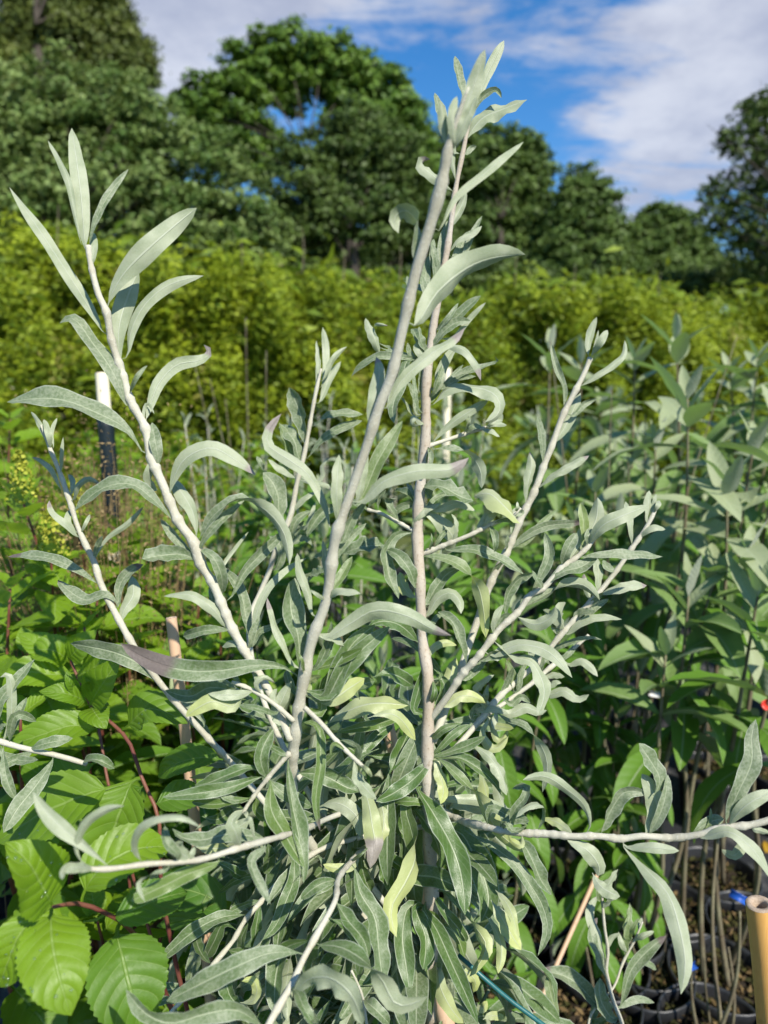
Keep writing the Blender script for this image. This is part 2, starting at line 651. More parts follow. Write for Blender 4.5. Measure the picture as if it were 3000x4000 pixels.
M = {}
M['silver'] = make_silver_leaf()
M['hyd'] = make_broad_leaf('hydrangea_leaf', (0.160, 0.275, 0.010), (0.055, 0.145, 0.014), (0.20, 0.30, 0.10),
                           (0.42, 0.66, 0.03), 0.55, 52.0, 0.46, 0.34)
M['bud'] = make_felt_leaf()
M['bark_silver'] = make_bark('silver_bark', (0.49, 0.475, 0.375), (0.42, 0.395, 0.30), (0.57, 0.555, 0.47), 420, 0.7, 0.5, 30)
M['bark_trunk'] = make_bark('trunk_bark', (0.40, 0.335, 0.25), (0.45, 0.41, 0.34), (0.28, 0.22, 0.155), 300, 0.75, 0.6, 16)
M['bark_red'] = make_bark('red_bark', (0.12, 0.035, 0.026), (0.17, 0.07, 0.045), (0.10, 0.03, 0.02), 200, 0.45, 0.3, 20)
M['bark_tan'] = make_bark('tan_bark', (0.13, 0.105, 0.065), (0.20, 0.185, 0.11), (0.085, 0.055, 0.035), 200, 0.7, 0.4, 12)
M['bark_tree'] = make_bark('tree_bark', (0.045, 0.036, 0.027), (0.07, 0.058, 0.045), (0.025, 0.02, 0.016), 14, 0.9, 0.8, 2)
M['bamboo'] = make_bamboo('bamboo', (0.60, 0.30, 0.075), (0.72, 0.42, 0.13))
M['bamboo_pink'] = make_bamboo('weathered_bamboo', (0.50, 0.32, 0.20), (0.60, 0.42, 0.28))
M['bamboo_pale'] = make_bamboo('bleached_bamboo', (0.74, 0.66, 0.45), (0.80, 0.74, 0.56))
M['bamboo_end'] = make_plain('bamboo_cut', (0.45, 0.36, 0.27), (0.30, 0.22, 0.15), 600, 0.85)
M['pot'] = make_plain('pot_plastic', (0.016, 0.017, 0.019), (0.028, 0.029, 0.031), 120, 0.42, 0.08, 0.001, 0.5)
M['soil'] = make_plain('pot_soil', (0.016, 0.011, 0.007), (0.045, 0.033, 0.019), 110, 0.95, 1.0, 0.01)
M['fabric'] = make_fabric()
M['grass_ground'] = make_plain('meadow', (0.045, 0.075, 0.018), (0.09, 0.11, 0.03), 3.0, 0.95, 0.6, 0.05)
M['dry_grass'] = make_crown('dry_grass', (0.20, 0.135, 0.06), (0.34, 0.25, 0.12), (0.30, 0.20, 0.08), 0.2, 0.7)
M['moss'] = make_crown('moss', (0.025, 0.027, 0.007), (0.065, 0.062, 0.015), (0.1, 0.1, 0.02), 0.1, 0.9)
M['green_wire'] = make_plain('green_plastic', (0.010, 0.085, 0.085), (0.018, 0.12, 0.115), 500, 0.4, 0.1, 0.0004, 0.5)
M['dark_sleeve'] = make_plain('dark_sleeve', (0.006, 0.012, 0.016), (0.010, 0.018, 0.022), 80, 0.5)
M['blue'] = make_plain('blue_plastic', (0.01, 0.06, 0.30), (0.015, 0.08, 0.36), 60, 0.4)
M['red'] = make_plain('red_plastic', (0.45, 0.03, 0.02), (0.55, 0.05, 0.03), 60, 0.4)
M['white_tag'] = make_plain('white_plastic', (0.6, 0.6, 0.6), (0.7, 0.7, 0.7), 60, 0.4)
M['fallen'] = make_broad_leaf('fallen_leaf', (0.50, 0.30, 0.02), (0.40, 0.20, 0.02), (0.45, 0.30, 0.05), (0.6, 0.35, 0.02), 0.2)
M['flower'] = make_crown('flower_buds', (0.27, 0.32, 0.03), (0.46, 0.46, 0.06), (0.4, 0.45, 0.05), 0.2, 0.6)


def make_drop():
    m, t = new_mat('water')
    gl = t.node('ShaderNodeBsdfGlossy')
    gl.inputs['Roughness'].default_value = 0.06
    tr = t.node('ShaderNodeBsdfTransparent')
    mx = t.node('ShaderNodeMixShader')
    mx.inputs[0].default_value = 0.14
    t.link(tr.outputs[0], mx.inputs[1])
    t.link(gl.outputs[0], mx.inputs[2])
    o = t.node('ShaderNodeOutputMaterial')
    t.link(mx.outputs[0], o.inputs[0])
    return m


M['drop'] = make_drop()

# ------------------------------------------------------------------ the silver shrub: stems read off the photo
# each row: photo x, photo y, depth in metres, half-width in photo pixels
STEMS = {
 'main': [(1850,360,.70,5),(1817,550,.70,8),(1781,730,.70,10),(1752,940,.70,12),(1723,1100,.70,13),(1698,1241,.70,14),(1666,1482,.70,17),(1661,1723,.70,18),(1640,1916,.70,19),(1630,2089,.70,20),(1640,2282,.69,20),(1650,2499,.69,20),(1671,2640,.68,21),(1674,2741,.68,22),(1670,2886,.68,22),(1670,3030,.68,22),(1680,3300,.68,23),(1690,3700,.69,25),(1690,4150,.72,27)],
 'near': [(1832,340,0.435,5),(1796,434,0.44,11),(1752,579,0.448,20),(1723,723,0.456,22),(1673,904,0.466,24),(1622,1071,0.475,24),(1575,1270,0.486,23),(1527,1471,0.497,22),(1479,1592,0.503,22),(1442,1712,0.51,21),(1370,1923,0.522,21),(1310,2104,0.531,22),(1274,2345,0.545,22),(1218,2500,0.553,22),(1189,2639,0.561,23),(1168,2762,0.567,23),(1153,2870,0.573,22),(1139,3015,0.59,22),(1170,3220,0.66,22),(1400,3550,0.73,22),(1640,3850,0.73,22)],
 'left': [(345,960,.57,10),(356,1039,.57,12),(386,1153,.57,14),(416,1220,.57,15),(434,1322,.575,15),(476,1455,.58,16),(512,1569,.58,17),(567,1671,.58,18),(591,1786,.58,19),(639,1900,.58,19),(699,2039,.58,20),(759,2123,.58,21),(784,2202,.58,20),(826,2268,.58,19),(868,2364,.58,19),(904,2449,.58,19),(955,2540,.58,18),(1040,2680,.575,18),(1135,2890,.57,18)],
 'farleft': [(160,1660,.64,5),(199,1762,.64,9),(229,1834,.64,11),(277,1973,.64,12),(301,2051,.64,12),(332,2123,.64,13),(368,2196,.64,15),(390,2270,.64,16),(434,2364,.64,16),(476,2443,.64,16),(529,2535,.64,16),(610,2649,.65,16),(700,2760,.66,15),(766,2832,.67,15),(834,2907,.68,15),(909,2988,.69,15),(1120,3230,.70,15),(1500,3600,.70,16)],
 'midback': [(1255,1440,.80,6),(1238,1513,.80,8),(1219,1610,.80,9),(1189,1773,.80,10),(1159,1893,.80,11),(1135,2014,.80,12),(1082,2141,.80,12),(1053,2228,.80,13),(1019,2310,.80,13),(975,2420,.79,13),(990,2600,.77,13),(1080,2860,.74,14),(1300,3250,.71,15),(1600,3650,.70,15)],
 'right': [(2305,1398,.74,9),(2285,1451,.74,11),(2245,1531,.74,12),(2198,1624,.74,13),(2152,1750,.74,14),(2125,1816,.74,14),(2086,1922,.74,15),(2033,2028,.74,15),(1980,2154,.74,15),(1933,2240,.74,16),(1905,2306,.74,16),(1857,2446,.74,16),(1833,2514,.735,16),(1790,2640,.72,16),(1690,2900,.69,17)],
 'rightlow': [(2335,2085,.66,6),(2298,2134,.66,9),(2247,2181,.66,11),(2199,2212,.66,12),(2122,2297,.66,13),(2069,2326,.66,13),(2030,2383,.66,13),(1948,2461,.66,14),(1866,2567,.66,14),(1809,2629,.665,15),(1751,2716,.67,15),(1680,2810,.68,15)],
 'rightfar': [(2570,1970,.72,8),(2523,2062,.72,10),(2464,2148,.72,11),(2404,2234,.72,12),(2324,2333,.72,13),(2258,2406,.72,13),(2185,2486,.72,13),(2110,2580,.72,13),(2030,2650,.72,13),(1957,2715,.715,14),(1870,2820,.71,14),(1690,3020,.685,15)],
 'righttwig': [(2300,2480,.75,8),(2210,2560,.75,10),(2146,2610,.745,11),(2079,2668,.74,11),(1992,2731,.735,11),(1890,2800,.72,11)],
 'lowright': [(3080,3180,.54,17),(3000,3205,.545,17),(2917,3225,.55,17),(2829,3232,.555,17),(2734,3259,.56,16),(2619,3273,.57,17),(2510,3266,.575,16),(2422,3276,.58,16),(2334,3266,.585,16),(2241,3267,.59,16),(2130,3257,.60,16),(2010,3252,.61,16),(1889,3228,.63,16),(1774,3194,.68,17),(1680,3140,.70,17)],
 'lowleft': [(330,3392,.42,9),(420,3395,.425,12),(576,3375,.435,13),(698,3368,.445,13),(800,3354,.46,14),(929,3314,.48,14),(1051,3280,.51,14),(1189,3239,.57,13),(1305,3188,.66,13),(1480,3130,.71,14),(1665,3080,.71,14)],
 'bottom': [(1010,4090,.46,18),(1059,3984,.47,18),(1139,3846,.485,17),(1182,3752,.50,16),(1225,3673,.51,15),(1305,3528,.53,14),(1319,3441,.57,13),(1363,3376,.62,13),(1460,3290,.69,13),(1670,3180,.71,14)],
 'bottomback': [(610,4020,.60,10),(693,3926,.61,10),(780,3830,.62,10),(871,3723,.63,11),(910,3675,.635,11),(958,3593,.64,11),(1021,3521,.65,11),(1112,3424,.66,11),(1250,3320,.67,12),(1650,3230,.69,12)],
 'twig_a': [(945,3185,.57,7),(972,3138,.57,9),(1037,3051,.57,11),(1131,2942,.572,13)],
 'twig_b': [(905,2664,.56,9),(987,2696,.56,10),(1066,2747,.56,11),(1145,2815,.565,13)],
 'twig_c': [(1425,3000,.53,6),(1370,2950,.535,10),(1312,2892,.54,11),(1262,2834,.545,12),(1190,2765,.555,13)],
 'twig_d': [(1395,1955,.72,6),(1436,1990,.72,8),(1479,2002,.715,9),(1551,2038,.71,10),(1625,2080,.70,11)],
 'twig_e': [(2035,1985,.69,6),(1987,2022,.69,9),(1924,2046,.69,10),(1838,2089,.69,11),(1741,2128,.695,12),(1645,2166,.70,13)],
 'twig_f': [(1935,1660,.72,5),(1866,1680,.715,9),(1789,1704,.71,10),(1731,1723,.705,10),(1665,1745,.70,11)],
 'twig_g': [(1400,3040,.60,5),(1370,3850,.60,5),(1420,3960,.60,7),(1500,4060,.62,8)],
}
STEMS['twig_g'] = [(1372,3790,.60,5),(1412,3880,.60,6),(1430,3980,.61,7),(1440,4080,.62,8)]
CROPS = {'C1': (0,400,1.659), 'C2': (1000,0,1.3825), 'C3': (0,1400,1.659), 'C4': (900,1200,1.659), 'C5': (1900,1100,1.508),
         'C6': (0,2500,1.4747), 'C7': (900,2400,1.383), 'C8': (1900,2500,1.4747), 'D1': (1500,1000,2.074), 'D2': (1500,1800,2.074),
         'D3': (600,1900,2.074), 'D4': (1600,2500,2.074), 'D5': (500,3000,2.074), 'D6': (0,1500,2.074), 'E8': (1650,3100,2.074)}

# leaves: midrib base -> tip | full width | flags (t top side towards us, u underside, T twists top->under, y yellowing,
# g fresh green, d dark green, w dry tip, b bitten/blunt end, zN tip N cm further away)
LEAVES = '''
@C1 left 0.12
690,1520 610,1380 440,1110 250,820 60,548|95|u
535,930 500,800 440,500 310,245|52|u
560,985 545,850 525,600 465,165|118|u
575,960 600,830 680,640 832,432|58|t
600,1090 608,960 600,838|55|u
700,1340 780,1140 980,930 1275,683|155|u
790,1760 770,1480 830,1250 900,1090|150|u
820,1650 850,1480 930,1320 1080,1190 1320,1123|85|u
835,1980 740,1760 600,1560 470,1400 385,1432|115|t
840,1890 890,1780 955,1705|35|t
@C3 left 0.2
945,440 970,320 1030,160 1150,40 1300,10 1358,-40 1320,-90|95|uw
945,630 820,460 620,350 380,265 45,283|150|t
938,430 935,330 955,292 1000,360|24|u
1025,690 1010,560 985,415|95|t
975,650 965,750 1020,850|62|uz3
1105,905 1130,770 1200,650 1370,580 1530,660 1658,757|118|uw
1270,1165 1255,1010 1190,890 1105,770|105|u
1130,1050 1000,920 850,815 680,835 480,990|95|t
1285,1330 1160,1200 1040,1040|62|t
1290,1330 1190,1270 1060,1275 920,1300|130|tb
@D3 left 0.25
360,440 480,240 690,110 900,190 1050,370 1100,640|125|T
350,560 400,450 520,300 690,150 740,110|75|t
610,915 740,690 900,520 1100,335|108|t
600,1150 500,1010 300,880 80,890|100|u
600,1165 440,1165 240,1215|88|tb
370,500 470,560 545,700 560,870|105|tz2
490,740 600,580 770,365|36|u
500,1060 470,900 460,790|60|tz2
770,1285 745,1050 700,850 540,640|112|tz3
790,1270 840,1010 940,810 1100,660 1240,580|72|u
745,1320 660,1275 555,1300|62|u
780,1290 800,1180 860,1060|60|t
800,1290 860,1180 950,1140 1050,1060|55|t
@C3 farleft 0.1
318,560 262,440 200,345|38|u
330,600 315,490 285,395|46|u
345,580 335,480 370,385|28|u
405,760 398,630 410,510|28|u
408,860 330,720 260,660 205,640|38|uw
478,910 500,830 570,780 655,825|42|uw
460,880 470,800 440,750|40|u
512,1160 420,1070 330,990 320,920|48|uw
498,1130 440,1060 455,980|46|u
620,1310 690,1170 830,1070 930,960|42|uw
615,1300 630,1220 665,1150|42|t
530,1130 560,1060 585,1010|28|u
645,1490 480,1360 290,1290 50,1285|78|tw
765,1600 690,1530 560,1565 440,1500 375,1435|95|tw
765,1610 770,1490 830,1390 930,1335|80|tw
790,1730 800,1640 860,1540 855,1410|100|u
@C6 farleft 0.3
940,270 820,150 690,80 405,20|118|t
1180,490 1120,400 1000,300 970,290|60|t
1225,600 1180,520 1090,460|50|t
@D3 near 0.55
1210,1570 1070,1470 860,1445 550,1490 250,1490 -50,1400 -270,1270|195|tWz-2
1200,1490 1170,1220 1110,970 1145,740|205|tz-1
1140,1450 1050,1290 970,1100 920,900|62|uw
1290,1040 1250,870 1185,690 1165,540|80|uw
1290,1490 1370,1370 1430,1220 1440,1090|75|t
1405,890 1405,680 1370,430|74|uz-1
1415,890 1510,740 1610,565|88|tg
1390,900 1500,850 1680,870|72|uz-2
1240,1540 1190,1400 1160,1330|34|g
@C4 near 0.25
655,1450 610,1280 500,1080 350,970 250,900 240,820 330,690|92|uw
685,1430 690,1200 705,955|86|u
815,1270 850,1090 875,900|90|u
830,1250 960,990 1115,735|112|tg
850,1260 990,1130 1220,1060 1430,1050 1545,975|112|uw
715,1530 790,1370 885,1240|72|t
905,820 935,600 965,420 945,320|105|uw
1000,660 1100,490 1290,310 1460,200 1520,130|92|uw
660,1700 720,1560 880,1400|60|t
610,1900 545,1850 520,1830|30|u
@C2 near 0.1
850,1760 990,1570 1200,1420 1455,1375|165|uz6
870,1480 880,1320 870,1200 800,1135 748,1180 770,1260|105|T
980,1250 1070,1080 1230,940 1445,765|56|uz3
1045,820 1015,690 995,545|55|u
1065,790 1060,640 1085,520|60|u
1090,680 1170,480 1237,265|98|u
1050,780 1130,600 1215,390|95|u
1030,840 1110,700 1190,520|70|u
@C2 main 0.12
1140,770 1220,640 1330,590 1465,538|88|u
1165,640 1230,520 1290,485 1326,530|42|t
1185,560 1250,400 1340,218|64|u
1150,620 1110,480 1075,302|50|t
1080,830 1010,640 965,500|55|t
1085,1000 1060,850 1050,700|50|u
1060,1030 970,960 900,900 895,870 940,860|62|uw
1135,830 1165,800 1192,788|36|t
1060,1210 1110,1110 1135,1030|58|u
1050,1500 1095,1360 1155,1245|62|t
1100,1400 1170,1260 1222,1165|42|t
1045,1360 1090,1300 1160,1270 1220,1220|34|u
985,1500 955,1400 960,1290|42|t
1005,1490 995,1350 1035,1190|38|t
940,1620 915,1540 935,1380|54|t
965,1560 970,1450 945,1310|48|t
870,1560 830,1540 815,1490|45|tz4
@D1 main 0.25
420,600 520,500 602,380|48|t
410,690 560,520 690,400 785,320|95|t
370,770 470,630 580,540 702,525|88|t
560,660 700,500 826,375|52|u
365,350 320,240 310,150|60|t
340,790 280,690 235,590|82|t
345,800 300,690 285,570|62|t
335,830 290,770 315,680|90|u
300,900 215,800 190,700|60|t
430,1080 455,960 530,800 605,730|92|u
460,1070 540,990 642,880|44|t
475,1060 620,960 790,900 925,855 900,812|68|t
480,1070 600,1000 745,975|62|t
385,1210 500,1090 690,1060 880,1110 945,1210 910,1300 820,1345|108|uz-2
600,740 690,800 755,890 785,1010|72|uw
385,1130 440,1000 480,870|55|t
290,1265 380,1170 466,1070|46|tg
270,1280 250,1150 185,1000|56|t
290,1255 255,1130 245,960|40|t
300,1100 300,980 310,870|55|t
250,1300 190,1210 140,1140|28|t
300,1350 240,1310 225,1370 290,1370|50|uw
340,1700 350,1620 380,1560|20|t
360,1560 380,1650 358,1740|46|t
0,780 80,790 200,830|56|tz4
-50,700 20,740 120,800|40|tz4
@C4 main 0.35
1160,335 1110,480 1055,640 1062,752|92|t
1150,330 960,320 850,380 785,450|56|t
950,250 1050,300 1195,335|44|t
970,320 935,210 875,70|70|uz-1
930,130 960,110 1020,120|26|uw
@D1 twig_f 0.2
380,1540 520,1380 690,1260 850,1165|85|uz-2
390,1560 540,1555 690,1610 775,1730 790,1885|112|T
640,1450 680,1350 692,1290|24|t
800,1400 900,1365 995,1370|42|u
780,1410 860,1415 938,1465|42|u
860,1390 930,1340 955,1270|52|u
660,1455 720,1390 795,1385|54|t
820,1390 870,1350 960,1330|40|u
@C4 twig_d 0.35
960,1330 960,1240 1010,1180|30|t
1110,1400 1040,1310 1000,1250 1080,1240|58|t
1060,1400 1080,1320 1150,1280 1215,1290|56|t
1190,1440 1220,1350 1350,1270|58|u
890,1310 920,1250 1000,1190|50|t
900,1320 830,1280 760,1260|50|t
@D2 twig_e 0.4
500,720 700,715 900,780 1145,930|98|t
740,590 810,500 850,430 800,355|88|u
550,650 590,560 585,480 545,430|38|u
395,710 450,630 512,560|48|t
360,730 385,640 380,580|20|t
870,545 905,640 895,740|64|t
880,520 960,480 1040,490 1030,600|46|t
1080,420 1090,380 1080,330|28|uw
1040,440 1120,420 1110,390|36|uw
800,560 850,470 920,420|60|u
@D2 main 0.55
310,775 480,785 640,870 750,1000 800,1180 825,1435|135|Ty
330,1170 420,1030 520,910 640,865|112|t
355,1250 430,1120 540,1070 610,1130 625,1240|105|u
330,210 470,210 600,280 725,325|112|tb
730,290 850,265 960,350 1105,510|145|uy
310,390 450,390 600,345 745,410|82|u
325,425 470,510 560,640 470,770|140|uz4
230,545 290,440 465,340|56|u
225,580 110,600 25,720 30,880 120,1120|118|t
260,1030 215,900 120,770 20,720|112|t
330,240 370,300 400,200|40|t
290,1480 170,1370 60,1310 -90,1320|92|t
360,1350 430,1270 480,1230|55|tz3
330,1640 400,1520 490,1475 590,1495|72|uy
250,340 180,270 90,240|60|tz3
255,300 220,230 180,180|36|tz3
320,420 420,300 540,260|46|tz2
240,1100 150,1010 130,900|110|uyz4
300,1560 240,1500 130,1450 60,1440|60|tz3
@D2 rightlow 0.35
660,1660 620,1470 550,1300 435,1225|98|tz-1
990,1240 1000,1100 1090,960 1225,905|92|tz-2
880,1415 900,1290 970,1165|62|u
900,1400 960,1270 1030,1240|50|t
770,1620 900,1565 1060,1530|98|t
1060,1590 1180,1620 1270,1750 1300,1890 1245,2060|102|uz-2
860,1570 980,1530 1110,1490 1320,1540 1525,1758|118|uz-3
640,1775 750,1690 845,1590|74|t
1050,1290 1090,1180 1150,1120|60|tz3
1180,1090 1260,950 1340,760 1300,580|95|tz-1
@C5 rightlow 0.2
585,1550 680,1440 800,1380 952,1320|98|u
470,1650 560,1540 640,1420 655,1270|122|uz-1
530,1635 700,1605 850,1605 1037,1620|62|t
445,1680 470,1590 535,1480|72|t
345,1800 450,1710 560,1680 655,1610|92|t
210,1945 320,1860 450,1800 560,1785 668,1878|88|T
180,1970 290,2020 390,1965 405,1915|84|u
330,1790 300,1760 270,1700|40|t
600,1560 590,1500 620,1450|30|t
565,1570 575,1450 555,1305|68|gg
@C5 right 0.12
600,430 610,330 650,208|52|u
612,440 670,360 714,285|52|u
610,450 645,370 660,285|24|u
545,640 640,560 750,490 810,430 815,345|46|u
450,780 455,620 410,500 383,368|46|t
385,980 460,860 555,655|88|u
510,790 580,720 652,688|44|t
320,1100 330,960 318,870 300,790|52|t
220,1330 245,1190 265,1090 255,1000|62|uw
290,1245 380,1150 480,1095 605,1025|52|uw
115,1605 230,1500 350,1440 480,1425 608,1415|62|tw
190,1430 160,1380 200,1330|46|uw
200,1560 330,1420 420,1340|48|tg
120,1600 115,1540 125,1490|22|t
30,1780 50,1700 110,1640|36|t
@C5 rightfar 0.12
950,1440 955,1330 960,1230|44|u
970,1400 990,1310 1000,1250|34|u
985,1370 1010,1320 1020,1290|36|u
850,1570 850,1450 820,1295|46|u
900,1520 980,1450 1055,1460|46|u
770,1700 720,1690 690,1640|50|t
650,1830 660,1720 640,1620|56|u
650,1860 780,1810 860,1790 945,1790|66|uw
620,1900 590,1790 575,1720|52|uw
560,2000 640,1920 720,1870|44|t
520,2010 540,1960 640,1950|56|t
470,2080 560,2010 660,1980 800,1990|52|u
470,2060 440,1960 470,1890|62|u
420,2090 390,2000 330,1930|70|t
580,1930 640,1880 690,1830|40|t
@D4 rightfar 0.3
1060,240 1070,160 1120,60|44|t
840,420 820,260 780,160|62|tg
870,420 900,260 960,150|52|t
750,470 800,330 840,220|55|t
800,600 940,545 1040,580 1112,570|102|u
540,580 660,560 800,600|66|u
830,520 900,460 980,510|70|t
600,540 610,430 640,360|62|t
500,620 560,530 660,520|60|t
540,420 590,350 686,283|74|uz-2
780,640 930,690 1060,850 1115,1010 1075,1235|92|Tz-2
700,590 690,700 780,690|60|u
640,640 600,760 680,880 800,780|80|uy
560,640 640,680 845,715|62|uyz-2
650,640 720,820 800,720|60|uy
@D4 righttwig 0.2
1130,440 1250,410 1350,475 1455,440|88|u
1290,200 1400,175 1525,297|72|u
1090,300 1170,280 1255,300|62|u
1140,360 1200,340 1230,350|50|u
1180,220 1300,100 1350,20|50|t
1100,160 1010,140 960,60|60|t
1150,100 1300,20 1450,-20 1560,0|46|t
@D4 main 0.8
195,640 255,500 285,370 205,268|108|td
40,575 65,430 105,300 140,140|92|td
150,540 200,440 190,330|50|td
300,525 410,455 520,460 615,512|104|uy
310,335 345,230 375,135|122|uyz3
250,300 200,200 160,130|60|tdz2
225,935 330,905 480,850 618,780|88|t
215,905 320,800 420,720 505,690|72|t
190,790 280,720 395,680|72|t
205,920 185,850 190,780|40|t
225,950 400,955 560,1040 680,1150 772,1292|90|t
235,970 340,1050 440,1150 560,1280 640,1420 720,1560 925,1722|135|Ty
480,840 640,940 745,1090 785,1260|98|u
205,970 240,1080 275,1200 250,1330|102|uy
560,1000 600,1150 640,1300 700,1380|90|uyz2
640,1000 700,1150 740,1300 820,1400|90|uz3
350,960 420,1060 480,1100|70|tdz2
300,1180 420,1150 540,1120|70|tdz3
280,1310 400,1270 470,1290|60|uz3
@C7 main 0.9
1085,785 1000,880 890,960 785,1010|98|td
1010,930 1100,1080 1190,1240 1245,1400 1268,1625|125|tdz-3
1240,1180 1310,1290 1370,1420 1395,1560 1350,1662|150|tz-3
1000,1050 1060,1130 1120,1250 1130,1390|110|tdz1
950,1030 985,1190 1000,1320 940,1460 870,1590 897,1745|112|Tyz-3
945,1040 900,1130 960,1220|90|tdz1
985,1410 1100,1420 1200,1460 1268,1500|120|tz-2
800,1255 900,1350 1000,1410|84|td
790,1260 830,1380 872,1505|84|td
860,860 920,730 975,610|112|td
965,1580 930,1740 950,1900 970,2050|112|t
1005,1590 1055,1750 1040,1920|95|td
860,1010 960,1010 1060,1020|50|tg
690,890 740,1000 765,1130 780,1240 755,1372|108|uyWz-3
800,990 830,1110 800,1245|100|uyz-1
480,1040 580,1020 680,1090 705,1210|95|u
350,855 500,870 620,930 700,960|112|t
560,640 700,612 800,590 935,545|62|tg
515,600 640,520 770,480 962,492|112|uyz-2
740,760 860,770 960,760|60|tdz3
520,690 640,720 720,790|70|tdz2
700,780 800,650 880,600|80|tdz2
1180,1000 1300,1000 1400,1020 1520,1080|62|uz2
@C7 near 0.75
510,455 600,310 700,200 862,65|120|t
525,430 590,280 660,160 785,55|105|t
485,525 490,400 545,290|62|tg
395,315 550,268 715,185|62|tg
500,135 640,55 780,-20 960,10 1090,80 1195,115|110|uwz-2
465,600 488,800 462,1000 485,1170|62|tgw
315,765 330,1000 370,1200 395,1455|92|tz-2
560,450 640,400 725,345|115|uyz3
450,300 520,180 540,60|72|t
410,440 420,370 490,330|62|uy
450,120 560,130 620,170|45|uz1
250,560 290,440 330,360|80|uz-1
385,480 330,400 300,300|50|tz3
740,560 880,540 1000,680|70|uyz2
700,460 690,400 780,360|80|tz3
770,340 860,320 985,385|100|tdz3
720,90 800,40 900,50 1010,145|90|tdz3
@C7 twig_c 0.5
640,740 560,700 545,760|26|g
720,820 740,800 765,800|44|gu
710,810 740,840 765,880|26|gu
690,800 720,850 735,890|24|g
600,680 690,720 620,860|40|tz2
660,790 690,880 790,1000|70|uz1
@C7 twig_a 0.7
200,890 165,760 232,618|92|tz-1
215,900 220,1050 300,1200 400,1370|110|tgz-2
120,1010 0,1000 -60,970|40|t
205,890 280,960 360,1000 440,1040|80|tz2
330,770 260,740 200,700|36|t
@D5 twig_a 0.75
1090,70 850,150 600,200 278,238|130|t
1030,250 850,275 700,295 515,272|88|tg
910,315 820,230 790,140 822,48|68|tg
1040,250 1035,340 1100,395 1130,300|92|tg
1000,0 800,60 650,120 540,140|110|td
960,330 860,390 840,470 880,480 985,410|110|u
940,350 960,380 985,430|44|uw
@D3 twig_b 0.6
660,1640 450,1630 300,1700 95,1650|145|tz2
650,1780 480,1740 350,1800 260,1865|135|uyz-1
820,1650 650,1690 440,1680|92|u
790,1790 700,1740 640,1700|120|tdz2
850,1650 830,1540 800,1520|40|t
900,1680 830,1600 880,1550 980,1590|50|uw
990,1840 840,1800 690,1770|55|t
1000,1820 980,1720 1000,1640|80|uz1
720,1640 600,1500 480,1480|60|tz3
@D5 lowleft 0.35
140,790 50,650 90,500 250,410 430,400 592,482|72|uz-2
1145,575 950,545 780,540 600,585 430,560 358,490|138|t
905,640 850,530 840,440|40|u
870,520 840,440 930,350|110|uz-1
980,400 960,420 930,430|40|uw
555,760 440,700 400,620 450,600|108|uz-2
400,700 310,600 300,470|84|t
480,740 520,700 540,640|50|u
1110,640 1000,740 1030,880 1090,990 1155,1105|86|t
325,815 180,870 90,930 140,1085|48|T
740,755 480,860 300,950 20,1080|140|tGb
@C6 lowleft 0.15
640,1315 520,1210 380,1100 250,970 195,880|92|uz-2
510,1315 440,1220 480,1080 590,990 718,955|62|uz-2
540,1325 450,1310 370,1340|62|uz-2
400,1300 365,1330 360,1380|40|u
@D5 bottomback 0.75
1350,740 1345,900 1280,1080 1200,1270 1088,1395|135|tz-4
1640,905 1500,990 1400,1100 1290,1255|120|tz-2
975,1180 780,1205 600,1280 400,1430 240,1585|122|t
1080,1050 900,1130 790,1190|70|t
1090,1090 1040,1280 1020,1480|95|tdz2
780,1260 700,1400 620,1560|120|tdz3
970,1250 920,1380 940,1510|80|tdz3
830,1480 1010,1490 1100,1420|90|tdz4
790,1740 830,1850 910,1930|135|td
900,1900 1000,1890 1045,1810 1010,1720 920,1730|88|uyz-2
420,1930 300,1880 140,1960|70|t
400,1940 390,2000 420,2070|40|t
1200,960 1210,1100 1180,1200|60|tdz1
1130,600 1140,750 1110,860|120|tdz2
700,760 800,800 900,870 1000,880|90|tdz2
1040,880 900,900 800,960 730,1020|60|tdz3
620,1540 560,1420 560,1340|100|tdz4
550,640 700,650 860,640|120|uyz3
600,390 700,420 850,330|120|tdz4
@D5 bottom 0.45
1400,1500 1150,1500 900,1600 650,1720 310,1892|195|tz-1
1060,2070 880,1960 620,1990 350,2065 150,1990 -20,1790|170|tz-3
1350,1780 1400,1900 1540,2074|90|tz-2
@C7 bottom 0.8
330,2040 440,1965 560,1975 660,2070 715,2225|112|uz-3
460,1780 600,1800 730,1880 820,1980 900,2110 1065,2065|118|Tz-2
575,1545 640,1660 720,1760 745,1860|92|t
650,1335 710,1290 745,1260|22|t
670,1370 700,1500 780,1640 800,1800 830,2050|122|t
690,1290 660,1360 560,1370 500,1350|55|uyz-2
580,1430 480,1460 380,1540|70|t
700,1280 720,1400 760,1500|90|tdz2
360,2040 400,2130 460,2230|70|t
460,1770 300,1800 200,1900|80|tdz3
500,1650 430,1800 400,1950|110|tdz4
640,1700 700,1800 690,1950|100|tdz4
@C7 twig_g 0.6
660,1900 700,1840 690,1990|40|tz3
700,2010 760,1960 790,1900|60|tdz2
720,2080 780,2130 860,2212|80|t
@E8 main 0.9
10,900 130,1130 240,1380 350,1620 455,1875|150|tz-5
120,1400 150,1580 240,1750 335,1862|135|uyz-3
190,800 320,960 440,1100 515,1240 380,1485|105|Tyz-3
100,830 180,960 290,1090 360,1200|100|tdz1
30,950 110,1000 150,1100|50|tg
210,1090 290,1180 340,1330|100|tdgz1
0,1100 60,1250 20,1440|100|tdz-2
340,1440 430,1520 410,1610|100|uyz2
440,1690 480,1740 525,1680|80|uyz2
490,1830 560,1800 665,1815|70|uyz2
370,740 440,790 470,860|90|tdz2
@E8 lowright 0.6
330,280 520,400 720,540 860,720 970,900 1015,1090 935,1315|108|tz-1
